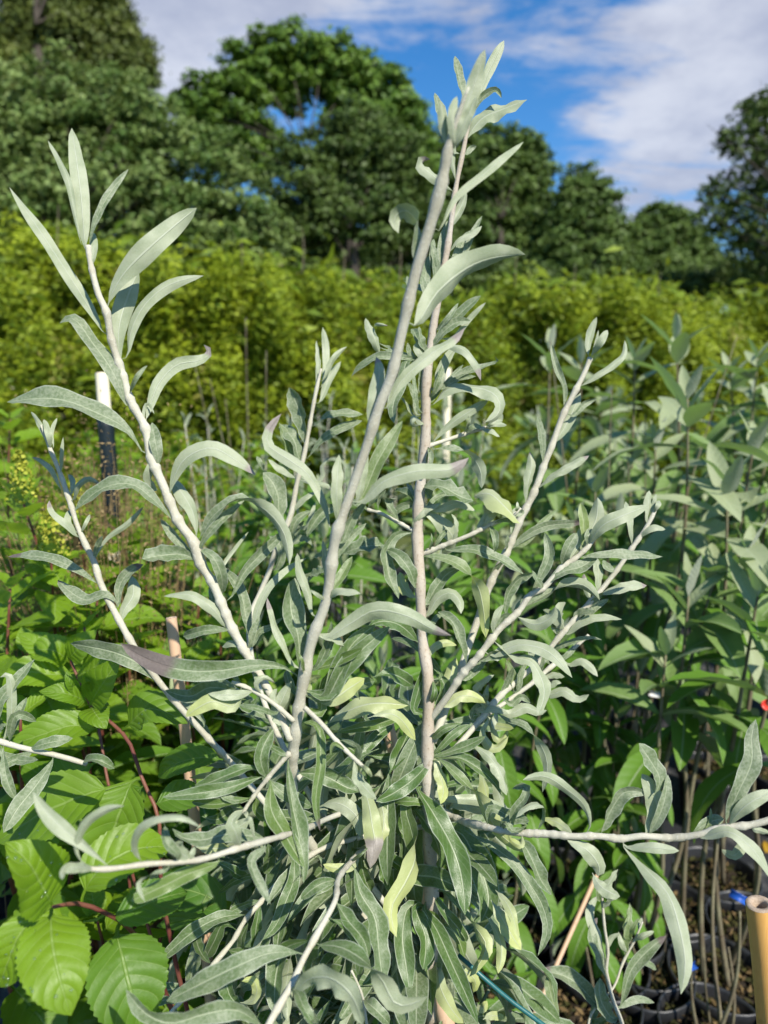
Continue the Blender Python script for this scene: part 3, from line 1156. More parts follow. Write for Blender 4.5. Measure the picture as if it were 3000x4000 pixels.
700,350 830,430 900,560 960,700 1047,822|130|t
590,780 690,900 740,1020 780,1190|80|uyz-2
555,860 640,1000 720,1140 802,1268|130|uy
510,990 590,1100 640,1250 612,1460|92|uyz-1
560,120 680,170 860,250|92|t
240,90 420,110 560,160|92|uz2
800,420 720,380 700,340|60|uy
@D4 lowright 0.4
850,1380 930,1280 950,1190 830,1205|82|tz-1
1040,1540 1090,1440 1090,1350 980,1340 860,1440|62|Tz-1
1330,1570 1180,1470 1070,1450|82|uyz2
740,1500 860,1450 970,1470|90|t
1390,1610 1455,1530 1420,1350 1270,1210 1090,1105 915,1135|92|uz-2
780,1470 840,1550 960,1500|60|t
@C8 lowright 0.2
650,1115 730,960 800,875 925,885|86|t
905,1125 985,980 950,860 895,770|122|uz-1
930,1115 1020,950 1045,775|72|t
960,900 1000,800 960,720 878,595|98|tz-1
1380,1045 1450,880 1530,700 1530,560 1552,455|112|tz-2
1390,1060 1500,950 1660,870|88|u
1170,1120 1270,1055 1370,1030|72|t
1235,1135 1280,1060 1290,965|24|g
795,1185 950,1195 1112,1215|64|u
785,1180 920,1320 1050,1470 1110,1650 1145,1850 1120,2042|108|uz-3
1225,1140 1400,1105 1520,1190 1650,1380|76|uz-2
1400,1100 1475,1170 1430,1240 1355,1205|62|u
465,1150 580,1210 650,1310 640,1360|105|u
610,1340 660,1420 770,1478|82|uz-1
1540,1090 1580,1100 1640,1120|40|u
@C4 midback 0.3
555,550 572,400 558,215|38|u
580,530 620,320 598,130|54|u
595,480 670,330 757,255|44|u
575,620 640,460 716,350|62|u
470,920 465,740 420,600 380,520|112|t
445,980 410,860 320,760|92|t
410,980 370,870 315,750|80|tgz-1
540,770 640,700 860,695|54|t
495,980 580,870 700,790 855,735|62|t
325,1360 305,1210 270,1130 210,1070|122|t
440,1105 340,1060 245,985|48|u
225,1060 190,1010 170,965|40|t
410,1340 480,1240 565,1190|44|u
745,1290 620,1310 540,1400 495,1490|84|td
490,1430 530,1330 552,1265|38|u
385,1480 430,1380 525,1320|64|t
560,1130 600,1080 590,1040 640,970|34|uw
570,1140 620,1150 660,1190|40|uw
400,1520 430,1440 480,1380|40|t
720,1600 850,1555 1000,1545|112|td
540,1560 480,1500 400,1540|50|t
530,1620 600,1600 700,1560|50|t
560,1720 480,1760 400,1800|60|t
290,1700 330,1560 250,1480|70|t
500,1730 600,1720 640,1700|70|t
'''

# neighbours of the same kind, in pots of their own
STEMS_L = {'stem': [(340,2985,.60,9),(220,2950,.60,11),(100,2925,.60,12),(-60,2890,.60,13),(-300,3000,.62,15),(-420,3500,.66,17)]}
LEAVES_L = '''
@C6 stem 0.4
10,600 60,480 45,200 0,215|60|uz-2
-40,560 0,350 90,240 200,110|74|tz-1
60,600 100,450 155,330|56|t
40,600 100,430 210,470|60|t
300,700 200,850 110,960 20,1110|112|t
20,620 40,800 90,920|66|t
160,630 250,600 420,565|72|td
0,640 100,690 220,690|60|t
-60,560 30,490 30,500|40|t
480,720 560,690 660,740|60|td
180,650 60,700 -40,760|60|t
'''
STEMS_S = {
 'stem': [(2350,3480,.80,5),(2361,3619,.80,7),(2375,3720,.80,8),(2368,3788,.80,9),(2395,3910,.80,9),(2430,4000,.80,10),(2450,4200,.81,11),(2440,4600,.84,12)],
 'side_stem': [(2510,3600,.82,4),(2480,3670,.82,5),(2436,3754,.82,6),(2400,3850,.81,6),(2300,3990,.80,6),(2400,4200,.81,8)],
}
LEAVES_S = '''
@C8 stem 0.3
690,1910 640,1710 595,1580 640,1475|58|uw
695,1970 640,1810 605,1680 640,1600|60|tw
700,1840 715,1730 770,1690|32|u
770,2110 830,1910 930,1790 1038,1703|82|tw
780,2110 870,2070 968,2090|44|t
745,2212 600,2060 480,1950 310,1905|104|tw
730,2180 655,2060 655,1945|92|td
430,2212 380,2070 350,1930|72|tg
665,1490 690,1430 760,1320|52|u
650,1500 650,1440 690,1380|40|g
660,1560 720,1500 735,1480|30|u
600,2212 620,2110 560,2010|60|tdz2
@C8 side_stem 0.3
805,1830 795,1680 825,1515|60|tg
850,1740 900,1710 967,1678|34|u
870,1680 890,1640 895,1600|30|u
830,1720 850,1650 880,1600|30|g
800,1840 900,1850 980,1900|40|tdz2
820,1800 780,1750 760,1680|36|u
'''


def build_silver(shrub, stems, leaves, nodes_seed=0, bark='bark_silver', trunk=()):
    """stems -> tubes, leaves -> one blade each"""
    samp, parts = {}, {}
    leaf_rows = []
    crop = stem = None
    rr = random.Random(5 + nodes_seed)
    for ln in leaves.strip().splitlines():
        ln = ln.strip()
        if not ln:
            continue
        if ln[0] == '@':
            c, stem, gr = ln[1:].split()
            crop = CROPS[c]
            gr = float(gr)
            continue
        a, w, fl = ln.split('|')
        pts = np.array([[float(k) for k in q.split(',')] for q in a.split()])
        pts = pts / crop[2] + np.array(crop[:2])
        leaf_rows.append((stem, pts, float(w) / crop[2], fl, gr))
    bases = {}
    for stem, pts, w, fl, gr in leaf_rows:
        bases.setdefault(stem, []).append(pts[0])
    for name, rows in stems.items():
        r = np.array(rows, float)
        c = catmull(r, 160)
        samp[name] = c
        p3 = np.array([P(*q[:3]) for q in r])
        rad = r[:, 3] * r[:, 2] / FPX * (0.9 if name in ('main', 'near', 'left', 'right', 'rightlow') else 0.78)
        # little irregular bends so that no stem is a machine-made curve
        bumps = []
        for b in bases.get(name, []):
            k = np.argmin(np.hypot(c[:, 0] - b[0], c[:, 1] - b[1]))
            bumps.append((k / 159.0, 0.16 + 0.22 * rr.random()))
        v, f, u = tube_geo(p3, rad, 9, bumps, n=max(40, len(r) * 10), noise=0.012)
        org = p3[-1]
        me = mesh_np('stem_mesh', v - org, f, M['bark_trunk'] if name in trunk else M[bark], u, np.zeros((len(v), 3)))
        parts[name] = part('stem' if name in ('main', 'stem', 'near') else 'branch', me, org, shrub)
    # the 300 leaves that show largest are parts of their own, the smallest ones are joined
    size = [w * np.hypot(*np.diff(pts, axis=0).T).sum() for _, pts, w, _, _ in leaf_rows]
    cut = sorted(size, reverse=True)[299] if len(size) > 300 else 0.0
    small = Geo()
    for k, (stem, pts, w, fl, gr) in enumerate(leaf_rows):
        c = samp[stem]
        i = np.argmin(np.hypot(c[:, 0] - pts[0][0], c[:, 1] - pts[0][1]))
        d0 = c[i, 2]
        gap = math.hypot(c[i, 0] - pts[0][0], c[i, 1] - pts[0][1])
        if gap < 130:                               # seat the stalk in the stem
            pts = np.concatenate([[c[i, :2]], pts]) if gap > 12 else np.concatenate([[c[i, :2]], pts[1:]])
        flags = fl
        dz = None
        if 'z' in flags:
            flags, zs = flags.split('z')
            dz = float(zs) / 100
        if dz is None:
            dz = rr.uniform(-0.022, 0.008)
        elif dz > 0.015 and gap >= 130:
            d0 += dz * 0.8
        # shoots rise away from us and hanging blades lean out: the faces we see look up to the light
        dz += 0.32 * (pts[0][1] - pts[-1][1]) * d0 / FPX
        seg = np.concatenate([[0], np.cumsum(np.hypot(*np.diff(pts, axis=0).T))])
        s = seg / seg[-1]
        arch = rr.uniform(-0.012, 0.004)
        dep = d0 + dz * s + arch * np.sin(math.pi * s) * 1.0
        n = 17 if seg[-1] > 260 else 13
        mid = catmull(np.array([P(x, y, q) for (x, y), q in zip(pts, dep)]), n)
        T = nrm(np.gradient(mid, axis=0))
        V = nrm(CAMP - mid)
        side = nrm(np.cross(T, V))
        Vp = np.cross(side, T)
        v01 = np.linspace(0, 1, n)
        # blades turn part of the way towards the light
        mi = n // 2
        sgn = -1.0 if 'u' in flags else 1.0
        sv = np.array(to_sun)
        best = math.degrees(math.atan2(-float(side[mi] @ sv), float(Vp[mi] @ sv)))
        best = max(-75, min(75, best))
        base_roll = max(-48, min(48, 0.7 * best)) + rr.uniform(-15, 15) if rr.random() < 0.8 else rr.uniform(-35, 35)
        drift = rr.uniform(-55, 55)
        if 'T' in flags:
            sg = rr.choice([-1, 1])
            sm = np.clip((v01 - 0.22) / 0.5, 0, 1)
            roll = sg * (25 + 130 * (sm * sm * (3 - 2 * sm)))
        elif 'u' in flags:
            roll = 180 + base_roll + drift * (v01 - 0.5)
        else:
            roll = base_roll + drift * (v01 - 0.5)
        vis = max(0.45, math.cos(R(base_roll))) if 'T' not in flags else 0.9
        roll = np.radians(roll)[:, None]
        Wd = np.cos(roll) * side + np.sin(roll) * Vp
        Wd = nrm(Wd)
        Nd = np.cross(Wd, T)
        real = 0.92 * w * d0 / FPX / vis
        half = 0.5 * real * prof_lance(v01, 0.07, rr.uniform(0.46, 0.62), rr.uniform(0.58, 0.8), 'b' in flags)
        fold = R(rr.uniform(12, 30)) * (1.0 if 'u' not in flags else 0.8)
        if 'b' in flags:
            half[-1] *= 0.75
        tint = np.zeros((n, 3))
        g = gr + rr.uniform(-0.12, 0.12)
        if 'd' in flags:
            g += 0.25
        if 'g' in flags:
            g += 0.35
            tint[:, 1] = 0.25 if flags.count('g') == 1 else 0.7
        if 'G' in flags:
            g = 1.3
            tint[:, 1] = 0.45
        tint[:, 0] = min(max(g, 0), 1.2)
        if 'y' in flags:
            tint[:, 1] = np.clip(v01 * 1.1, 0, 1) * rr.uniform(0.55, 0.9)
        if 'w' in flags:
            tint[:, 2] = np.clip((v01 - rr.uniform(0.74, 0.88)) * 5, 0, 1)
        if 'W' in flags:
            tint[:, 2] = np.clip((v01 - 0.55) * 3.2, 0, 1)
        vv, f, uv, at = leaf_sheet(mid, Wd, Nd, half, fold, 7, wave=rr.uniform(0.10, 0.26) + 0.22 * min(gr, 1.0), wavef=rr.uniform(1.8, 4.0),
                                   curl=rr.uniform(-0.28, 0.18), ph=rr.uniform(0, 6), tint=tint)
        org = mid[0]
        if size[k] < cut:
            small.add(vv, f, uv, at)
        else:
            part('leaf', mesh_np('leaf_mesh', vv - org, f, M['silver'], uv, at), org, parts[stem])
    if small.k:
        org = WORLD_ORG[shrub.name]
        part('small_leaves', small.mesh('small_leaves', M['silver'], org), org, shrub, 'stuff')
    return parts, samp


SHRUB_BASE = np.array([0.055, 0.56, 0.0])


def W2P(w, hw):
    """world point -> stem row (photo x, y, depth, half-width in px)"""
    r = np.asarray(w, float) - CAMP
    d = float(r @ FWD)
    return (1500 + float(r @ RIGHT) / d * FPX, 2000 - float(r @ UPV) / d * FPX, d, hw)


# ------------------------------------------------------------------ ground
def sheet(name, x0, x1, y0, y1, nx, ny, z, amp, mat):
    xs, ys = np.meshgrid(np.linspace(x0, x1, nx), np.linspace(y0, y1, ny))
    zz = z + amp * (np.sin(xs * 3.1 + 1.3 * np.sin(ys * 2.3)) * np.cos(ys * 2.7) * 0.5 + 0.25 * np.sin(xs * 9 + ys * 7) + 0.2 * rng.standard_normal(xs.shape))
    v = np.stack([xs, ys, zz], -1).reshape(-1, 3)
    i = np.arange(ny - 1)[:, None] * nx
    j = np.arange(nx - 1)[None]
    f = np.stack([i + j, i + j + 1, i + nx + j + 1, i + nx + j], -1).reshape(-1, 4)
    o = bpy.data.objects.new(name, mesh_np(name, v, f, mat))
    place(o, (0, 0, 0))
    o['kind'] = 'structure'
    return o


sheet('ground', -400, 400, -60, 700, 40, 40, -0.06, 0.0, M['grass_ground'])
sheet('weed_fabric_floor', -6, 9, -2.2, 5.4, 160, 90, 0.0, 0.006, M['fabric'])


# ------------------------------------------------------------------ pots
def lathe(prof, sides=28):
    pr = np.array(prof, float)
    th = np.linspace(0, 2 * math.pi, sides, endpoint=False)
    v = np.stack([pr[:, None, 0] * np.cos(th), pr[:, None, 0] * np.sin(th), np.broadcast_to(pr[:, None, 1], (len(pr), sides))], -1).reshape(-1, 3)
    i = np.arange(len(pr) - 1)[:, None] * sides
    j = np.arange(sides)[None]
    j2 = (j + 1) % sides
    return v, np.stack([i + j, i + j2, i + sides + j2, i + sides + j], -1).reshape(-1, 4)


pv, pf = lathe([(0.001, 0.004), (0.072, 0.004), (0.075, 0.008), (0.096, 0.165), (0.099, 0.167), (0.1035, 0.170), (0.1045, 0.195), (0.1035, 0.198),
                (0.1000, 0.198), (0.0985, 0.192), (0.094, 0.160), (0.09, 0.150)])
POT_ME = mesh_np('pot_mesh', pv, pf, M['pot'])


def soil_mesh():
    n, rings = 24, 7
    v, f = [(0, 0, 0.165)], []
    for r in range(1, rings + 1):
        for k in range(n):
            a = 2 * math.pi * k / n
            rr = 0.0965 * r / rings
            v.append((rr * math.cos(a), rr * math.sin(a), 0.163 + 0.006 * rng.standard_normal() - 0.006 * (r == rings)))
    v = np.array(v)
    f3 = np.array([(0, 1 + k, 1 + (k + 1) % n) for k in range(n)])
    f4 = np.array([(1 + (r - 1) * n + k, 1 + r * n + k, 1 + r * n + (k + 1) % n, 1 + (r - 1) * n + (k + 1) % n) for r in range(1, rings) for k in range(n)])
    return mesh_np('soil_mesh', v, [f3, f4], M['soil'])


SOIL_ME = soil_mesh()


def diamonds(c, nrmv, size, asp, tint, twist=None):
    """many leaf-sized rhombs: c (n,3) centres, nrmv normals, size (n,)"""
    n = len(c)
    ref = rng.standard_normal((n, 3)) if twist is None else twist
    t1 = nrm(np.cross(nrmv, ref))
    t2 = nrm(np.cross(nrmv, t1))
    L = size[:, None] * 0.5
    bend = nrm(nrmv) * L * 0.25
    v = np.stack([c - t2 * L - bend, c + t1 * L * asp, c + t2 * L - bend, c - t1 * L * asp], 1).reshape(-1, 3)
    f = np.arange(n * 4).reshape(n, 4)
    return v, f, np.repeat(tint, 4, axis=0)


def moss_mesh():
    n = 260
    r = 0.092 * np.sqrt(rng.random(n))
    a = rng.random(n) * 6.283
    c = np.stack([r * np.cos(a), r * np.sin(a), 0.172 + 0.006 * rng.random(n)], -1)
    t = np.stack([rng.random(n), np.zeros(n), (rng.random(n) < 0.3) * 0.7], -1)
    v, f, t = diamonds(c, rng.standard_normal((n, 3)) + [0, 0, 1.0], 0.016 + 0.012 * rng.random(n), 0.35, t)
    return mesh_np('moss_mesh', v, f, M['moss'], None, t)


MOSS_ME = moss_mesh()


def add_pot(t, xy, scale=1.0):
    for nm, me in (('pot', POT_ME), ('soil', SOIL_ME), ('moss', MOSS_ME)):
        o = part(nm, me, (xy[0], xy[1], 0.002), t)
        o.scale = (scale, scale, scale)
        o.rotation_euler = (0, 0, random.uniform(0, 6))
        if nm == 'moss':
            o['kind'] = 'stuff'


# ------------------------------------------------------------------ leaf variants (base at origin, blade along +Y, top side +Z)
def variant(length, width, droop, tint, prof='lance', fold=16, wave=0.1, teeth=0.0, quilt=0.0, n=11, nu=5, twist=0.0, kind='silver', tipcurl=0.0):
    v = np.linspace(0, 1, n)
    ang = -droop * v ** 1.2 * 1.6 - tipcurl * np.clip(v - 0.7, 0, 1) * 5
    seg = length / (n - 1)
    y = np.concatenate([[0], np.cumsum(np.cos(ang[1:]) * seg)])
    z = np.concatenate([[0], np.cumsum(np.sin(ang[1:]) * seg)])
    mid = np.stack([np.zeros(n), y, z], -1)
    T = nrm(np.gradient(mid, axis=0))
    X = np.tile([1.0, 0, 0], (n, 1))
    N0 = np.cross(X, T)
    tw = (twist * v)[:, None]
    Wd = np.cos(tw) * X + np.sin(tw) * N0
    Nd = np.cross(Wd, T)
    if prof == 'lance':
        h = prof_lance(v, 0.06, random.uniform(0.36, 0.46), 0.85)
    elif prof == 'narrow':
        h = prof_lance(v, 0.08, random.uniform(0.46, 0.58), 0.75)
    else:
        h = prof_lance(v, 0.12, 0.38, 0.88)
    return leaf_sheet(mid, Wd, Nd, h * width * 0.5, R(fold), nu, wave, random.uniform(2, 4), random.uniform(-0.05, 0.12), random.uniform(0, 6), np.asarray(tint, float), teeth, quilt)


def vmesh(g, mat, name):
    return mesh_np(name, g[0], g[1], mat, g[2], g[3])


BUD = [[variant(1, random.uniform(0.27, 0.33), dr, (yo, 0, 0), 'lance', random.uniform(10, 26), 0.06, twist=random.uniform(-0.3, 0.3))
        for dr in (0.05, 0.3, 0.55, 0.85)] for yo in (0.92, 0.28, 0.0)]
BUD_ME = [[vmesh(g, M['bud'], 'leaf_mesh') for g in row] for row in BUD]
BUDY = variant(1, 0.27, 0.6, (0.1, 0.95, 0))
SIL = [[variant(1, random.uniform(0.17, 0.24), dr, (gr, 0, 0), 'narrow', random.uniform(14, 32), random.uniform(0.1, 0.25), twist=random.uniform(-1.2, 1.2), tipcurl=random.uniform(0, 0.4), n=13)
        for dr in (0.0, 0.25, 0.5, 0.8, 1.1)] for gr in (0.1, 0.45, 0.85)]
SIL_ME = [[vmesh(g, M['silver'], 'leaf_mesh') for g in row] for row in SIL]
HYD = [[variant(1, random.uniform(0.56, 0.66), dr, (gr, 0, 0), 'ovate', random.uniform(8, 20), 0.05, teeth=0.07, quilt=0.05, n=27, nu=7) for dr in (0.05, 0.3, 0.55)] for gr in (0.0, 0.45, 0.95)]
HYD_ME = [[vmesh(g, M['hyd'], 'leaf_mesh') for g in row] for row in HYD]


def orient(direction, up=(0, 0, 1), roll=0.0):
    """rotation taking +Y to direction with +Z near up"""
    y = Vector(direction).normalized()
    x = y.cross(Vector(up))
    if x.length < 1e-3:
        x = Vector((1, 0, 0))
    x.normalize()
    z = x.cross(y)
    m = Matrix((x, y, z)).transposed()
    return m.to_quaternion() @ Quaternion((0, 1, 0), roll)


def put_leaf(holder, geo, row, k, row_geo, pos, quat, L):
    """either a leaf object under holder, or geometry appended to geo"""
    if geo is None:
        o = part('leaf', row[k], pos, holder)
        o.rotation_mode = 'QUATERNION'
        o.rotation_quaternion = quat
        o.scale = (L, L, L)
    else:
        v, f, u, a = row_geo[k]
        m = np.array(quat.to_matrix())
        geo.add((v * L) @ m.T + pos, f, u, a)


def bush(kind, base, heads, label, cat, name, group, each_leaf, bare=0.35, leafL=0.14, stem_r=0.004, young=1.0, pot=True, seed=0, stem_mat=None, inter=0.055):
    rr = random.Random(seed)
    t = thing(name, (base[0], base[1], 0.0), label, cat, group)
    if pot:
        add_pot(t, base)
    rows, mes, opp = {'bud': (BUD, BUD_ME, True), 'sil': (SIL, SIL_ME, False), 'hyd': (HYD, HYD_ME, True)}[kind]
    mat = {'bud': M['bud'], 'sil': M['silver'], 'hyd': M['hyd']}[kind]
    smat = stem_mat or {'bud': M['bark_tan'], 'sil': M['bark_silver'], 'hyd': M['bark_red']}[kind]
    geo = None if each_leaf else Geo()
    for h in heads:
        h = np.asarray(h, float)
        b = np.array([base[0] + rr.uniform(-0.03, 0.03), base[1] + rr.uniform(-0.03, 0.03), 0.16 if pot else 0.0])
        L = h - b
        m1 = b + L * 0.35 + np.array([rr.uniform(-1, 1), rr.uniform(-1, 1), 0]) * 0.05 + np.array([L[0], L[1], 0]) * 0.15
        m2 = b + L * 0.7 + np.array([rr.uniform(-1, 1), rr.uniform(-1, 1), 0]) * 0.03 + np.array([L[0], L[1], 0]) * 0.1
        path = catmull(np.array([b, m1, m2, h]), 40)
        v, f, u = tube_geo(np.array([b, m1, m2, h]), np.array([stem_r * 1.5, stem_r * 1.2, stem_r, stem_r * 0.45]), 7, n=26, noise=0.02)
        st = part('stem', mesh_np('stem_mesh', v - b, f, smat, u, np.zeros((len(v), 3))), b, t)
        length = np.linalg.norm(L)
        pos, k, az = length, 0, rr.uniform(0, 6.28)
        step = inter * 0.35
        while pos > length * bare:
            q = pos / length * 39
            i = min(int(q), 38)
            p = path[i] + (path[i + 1] - path[i]) * (q - i)
            tang = nrm(path[i + 1] - path[i])
            young_i = 0 if k < 4 * young else (1 if k < 8 * young else 2)
            grow = min(1.0, 0.42 + 0.2 * k)
            elev = R(max(-22, 66 - 19 * k) + rr.uniform(-14, 14))
            if kind == 'hyd':
                elev = R(max(-10, 42 - 16 * k) + rr.uniform(-8, 8))
                grow = min(1.0, 0.4 + 0.25 * k)
            if kind == 'sil':
                elev = R(max(-30, 70 - 7 * k) + rr.uniform(-22, 22))
                grow = min(1.0, 0.4 + 0.1 * k) * rr.uniform(0.7, 1.1)
            for s in ((0, 1) if opp else (0,)):
                if rr.random() < 0.07 and k > 3:
                    continue
                a = az + s * math.pi + rr.uniform(-0.2, 0.2)
                hd = np.array([math.cos(a), math.sin(a), 0])
                d = hd * math.cos(elev) + np.array([0, 0, 1]) * math.sin(elev) + tang * 0.15
                qt = orient(d, roll=rr.uniform(-0.35, 0.35))
                vr = min(len(rows[0]) - 1, max(0, int(k * 0.5 + rr.uniform(-0.6, 1.4))))
                if kind == 'sil':
                    vr = rr.randrange(len(rows[0]))
                LL = leafL * grow * rr.uniform(0.85, 1.12)
                put_leaf(st, geo, mes[young_i], vr, rows[young_i], p, qt, LL)
            az += math.pi / 2 if opp else 2.4
            pos -= step
            k += 1
            step = min(inter * 1.25, step * 1.35) * rr.uniform(0.9, 1.1)
    if geo is not None and geo.k:
        org = np.array([base[0], base[1], 0.0])
        part('foliage', geo.mesh('foliage_mesh', mat, org), org, t, 'stuff')
    return t


# ------------------------------------------------------------------ trees
def tree(name, label, dist, blobs, trunk_px, leaf, per_m2, mat, group, asp=0.55, clump=0.26, up=0.5, seed=0, sparse=1.0, depth_k=0.9, droop=0.0):
    g = np.random.default_rng(seed + 100)
    tb = ground_xy(trunk_px, dist)
    t = thing(name, tb, label, 'tree', group)
    C, rad = [], []
    for px, py, rp in blobs:
        C.append(P(px, py, dist) + np.array([0, g.uniform(-0.3, 0.3) * rp * dist / FPX, 0]))
        rad.append(rp * dist / FPX)
    C = np.array(C)
    rad = np.array(rad)
    top = C[:, 2].max()
    # trunk and limbs
    h0 = max(1.2, min(C[:, 2].min() * 0.7, top * 0.35))
    geo = Geo()
    r0 = 0.018 * top + 0.06
    crown_mid = C.mean(axis=0)
    v, f, u = tube_geo(np.array([tb, tb + [0, 0, h0], [tb[0] * 0.5 + crown_mid[0] * 0.5, tb[1], (h0 + top) * 0.5], [crown_mid[0], tb[1], top * 0.6]]), np.array([r0, r0 * 0.75, r0 * 0.35, r0 * 0.06]), 9, n=24, noise=0.03)
    geo.add(v, f, u)
    for c, r in zip(C, rad):
        z0 = np.clip(c[2] - 1.0 * r - 0.5, h0 * 0.6, top * 0.7)
        s = np.array([tb[0] + (crown_mid[0] - tb[0]) * min(1, z0 / top), tb[1], z0])
        m = (s + c) * 0.5 + np.array([0, 0, 0.15 * r]) + g.standard_normal(3) * 0.1 * r
        v, f, u = tube_geo(np.array([s, m, c, c + (c - m) * 0.6]), np.array([r0 * 0.11, r0 * 0.08, r0 * 0.05, r0 * 0.015]), 6, n=14, noise=0.03)
        geo.add(v, f, u)
        for _ in range(5):
            e = c + nrm(g.standard_normal(3) + [0, 0, 0.4]) * r * 0.8
            v, f, u = tube_geo(np.array([c - (c - m) * 0.3, (c + e) * 0.5 + g.standard_normal(3) * 0.06 * r, e]), np.array([r0 * 0.07, r0 * 0.05, r0 * 0.02]), 5, n=8)
            geo.add(v, f, u)
    part('trunk', geo.mesh('trunk_mesh', M['bark_tree'], tb), tb, t)
    # leaves: clumps spread through every lobe of the crown
    pts, nor, tin = [], [], []
    for c, r in zip(C, rad):
        nc = max(8, int(105 * sparse))
        d = nrm(g.standard_normal((nc, 3)))
        rr = r * (0.15 + 0.90 * g.random(nc) ** 0.5)
        cc = c + d * rr[:, None] * np.array([1, depth_k, 1])
        for q, dd in zip(cc, d):
            rc = r * clump * 0.62 * g.uniform(0.5, 1.5)
            n = int(per_m2 * rc * rc * 21)
            e = g.standard_normal((n, 3)) * 0.62
            p = q + e * rc * np.array([1.15, 1.15, 0.6])
            p[:, 2] -= droop * (np.linalg.norm(p[:, :2] - q[:2], axis=1) ** 2) / max(rc, 0.1)
            pts.append(p)
            nor.append(e * 0.5 + dd * 0.35 + np.array([0, -0.15, up]) + 0.6 * g.standard_normal((n, 3)))
            b = g.choice([g.uniform(0.0, 0.35), g.uniform(0.55, 1.0)])
            tin.append(np.stack([np.clip(b + 0.22 * g.standard_normal(n), 0, 1), np.zeros(n), np.zeros(n)], -1))
    pts, nor, tin = np.concatenate(pts), np.concatenate(nor), np.concatenate(tin)
    v, f, a = diamonds(pts, nrm(nor), leaf * g.uniform(0.6, 1.3, len(pts)), asp, tin)
    part('crown', mesh_np('crown_mesh', v - tb, f, mat, None, a, smooth=False), tb, t, 'stuff')
    return t


CR = {
    'olive': make_crown('olive_foliage', (0.0527, 0.0775, 0.0136), (0.1178, 0.1488, 0.026), (0.1736, 0.217, 0.031)),
    'pale': make_crown('pale_foliage', (0.0648, 0.1224, 0.0216), (0.1944, 0.2664, 0.0792), (0.2448, 0.3456, 0.0648)),
    'oak': make_crown('oak_foliage', (0.0561, 0.1188, 0.0132), (0.1221, 0.2112, 0.0264), (0.198, 0.33, 0.033)),
    'dark': make_crown('dark_foliage', (0.0406, 0.0754, 0.0128), (0.087, 0.1363, 0.0278), (0.1276, 0.203, 0.029)),
    'mid': make_crown('mid_foliage', (0.0527, 0.0992, 0.0174), (0.1147, 0.1798, 0.0372), (0.1736, 0.2666, 0.0372)),
    'thuja': make_crown('thuja_foliage', (0.074, 0.1324, 0.0078), (0.3444, 0.4231, 0.0216), (0.41, 0.492, 0.0246), 0.20),
}
TG = 'trees beyond the hedge'
tree('conical_tree', 'tall conical olive green tree reaching above the frame', 27,
     [(270, -380, 150), (270, -250, 170), (260, -110, 190), (180, 20, 150), (360, 30, 150), (260, 120, 210), (120, 190, 150), (430, 190, 150), (300, 300, 260), (520, 270, 90), (60, 300, 110), (250, 520, 300)],
     270, 0.20, 70, CR['olive'], TG, 0.5, 0.28, 0.35, 1, 1.8, droop=0.3)
tree('whitebeam', 'broad pale leaved tree rising behind the left part of the hedge', 13,
     [(60, 470, 190), (250, 380, 170), (450, 430, 190), (120, 660, 230), (340, 620, 240), (590, 520, 170), (620, 700, 230), (820, 680, 170), (880, 830, 190), (480, 830, 240), (200, 860, 240), (-150, 600, 260), (700, 900, 200), (0, 900, 220), (990, 900, 140)],
     380, 0.105, 115, CR['pale'], TG, 0.55, 0.22, 0.7, 2)
tree('oak', 'large round crowned oak with sky showing through its limbs', 24,
     [(1000, 260, 130), (1130, 240, 120), (1260, 270, 130), (1390, 310, 120), (830, 400, 120), (930, 440, 140), (1480, 410, 130), (1560, 480, 130), (1620, 590, 110), (1320, 430, 90), (800, 560, 130), (1000, 590, 120), (1450, 570, 150), (1600, 720, 130), (1560, 850, 140), (720, 420, 60), (1150, 390, 70)],
     1200, 0.20, 62, CR['oak'], TG, 0.6, 0.26, 0.5, 3, 0.9)
tree('dark_tree', 'dense dark green tree between the oak and the hedge', 15,
     [(1250, 640, 170), (1400, 560, 150), (1520, 650, 160), (1180, 790, 170), (1400, 790, 220), (1600, 800, 150), (1260, 930, 200), (1500, 950, 210), (1680, 940, 130), (1080, 880, 120), (1100, 1000, 150)],
     1400, 0.13, 88, CR['dark'], TG, 0.5, 0.25, 0.45, 4)
tree('ash', 'loose crowned tree standing just right of the oak', 28,
     [(1750, 600, 100), (1880, 560, 90), (1960, 620, 110), (2060, 600, 80), (2080, 720, 100), (1900, 740, 150), (1780, 780, 140), (2050, 850, 130), (1880, 920, 150), (2120, 940, 100), (1760, 960, 130), (2000, 1010, 120), (1950, 1080, 140)],
     1930, 0.20, 56, CR['mid'], TG, 0.55, 0.27, 0.5, 5)
tree('alder', 'slim upright tree with a rounded top', 26,
     [(2280, 720, 80), (2240, 800, 90), (2330, 800, 90), (2280, 880, 120), (2200, 900, 80), (2370, 910, 90), (2280, 1000, 150), (2170, 1010, 90), (2410, 1020, 90), (2290, 1120, 150)],
     2280, 0.18, 60, CR['mid'], TG, 0.55, 0.28, 0.5, 6)
tree('maple', 'low round tree lit bright green beside the slim one', 28,
     [(2560, 880, 85), (2650, 890, 80), (2500, 950, 80), (2610, 980, 120), (2720, 970, 80), (2540, 1060, 120), (2700, 1070, 120), (2800, 1060, 80), (2620, 1130, 140), (2480, 1110, 90)],
     2610, 0.19, 60, CR['mid'], TG, 0.55, 0.28, 0.5, 7)
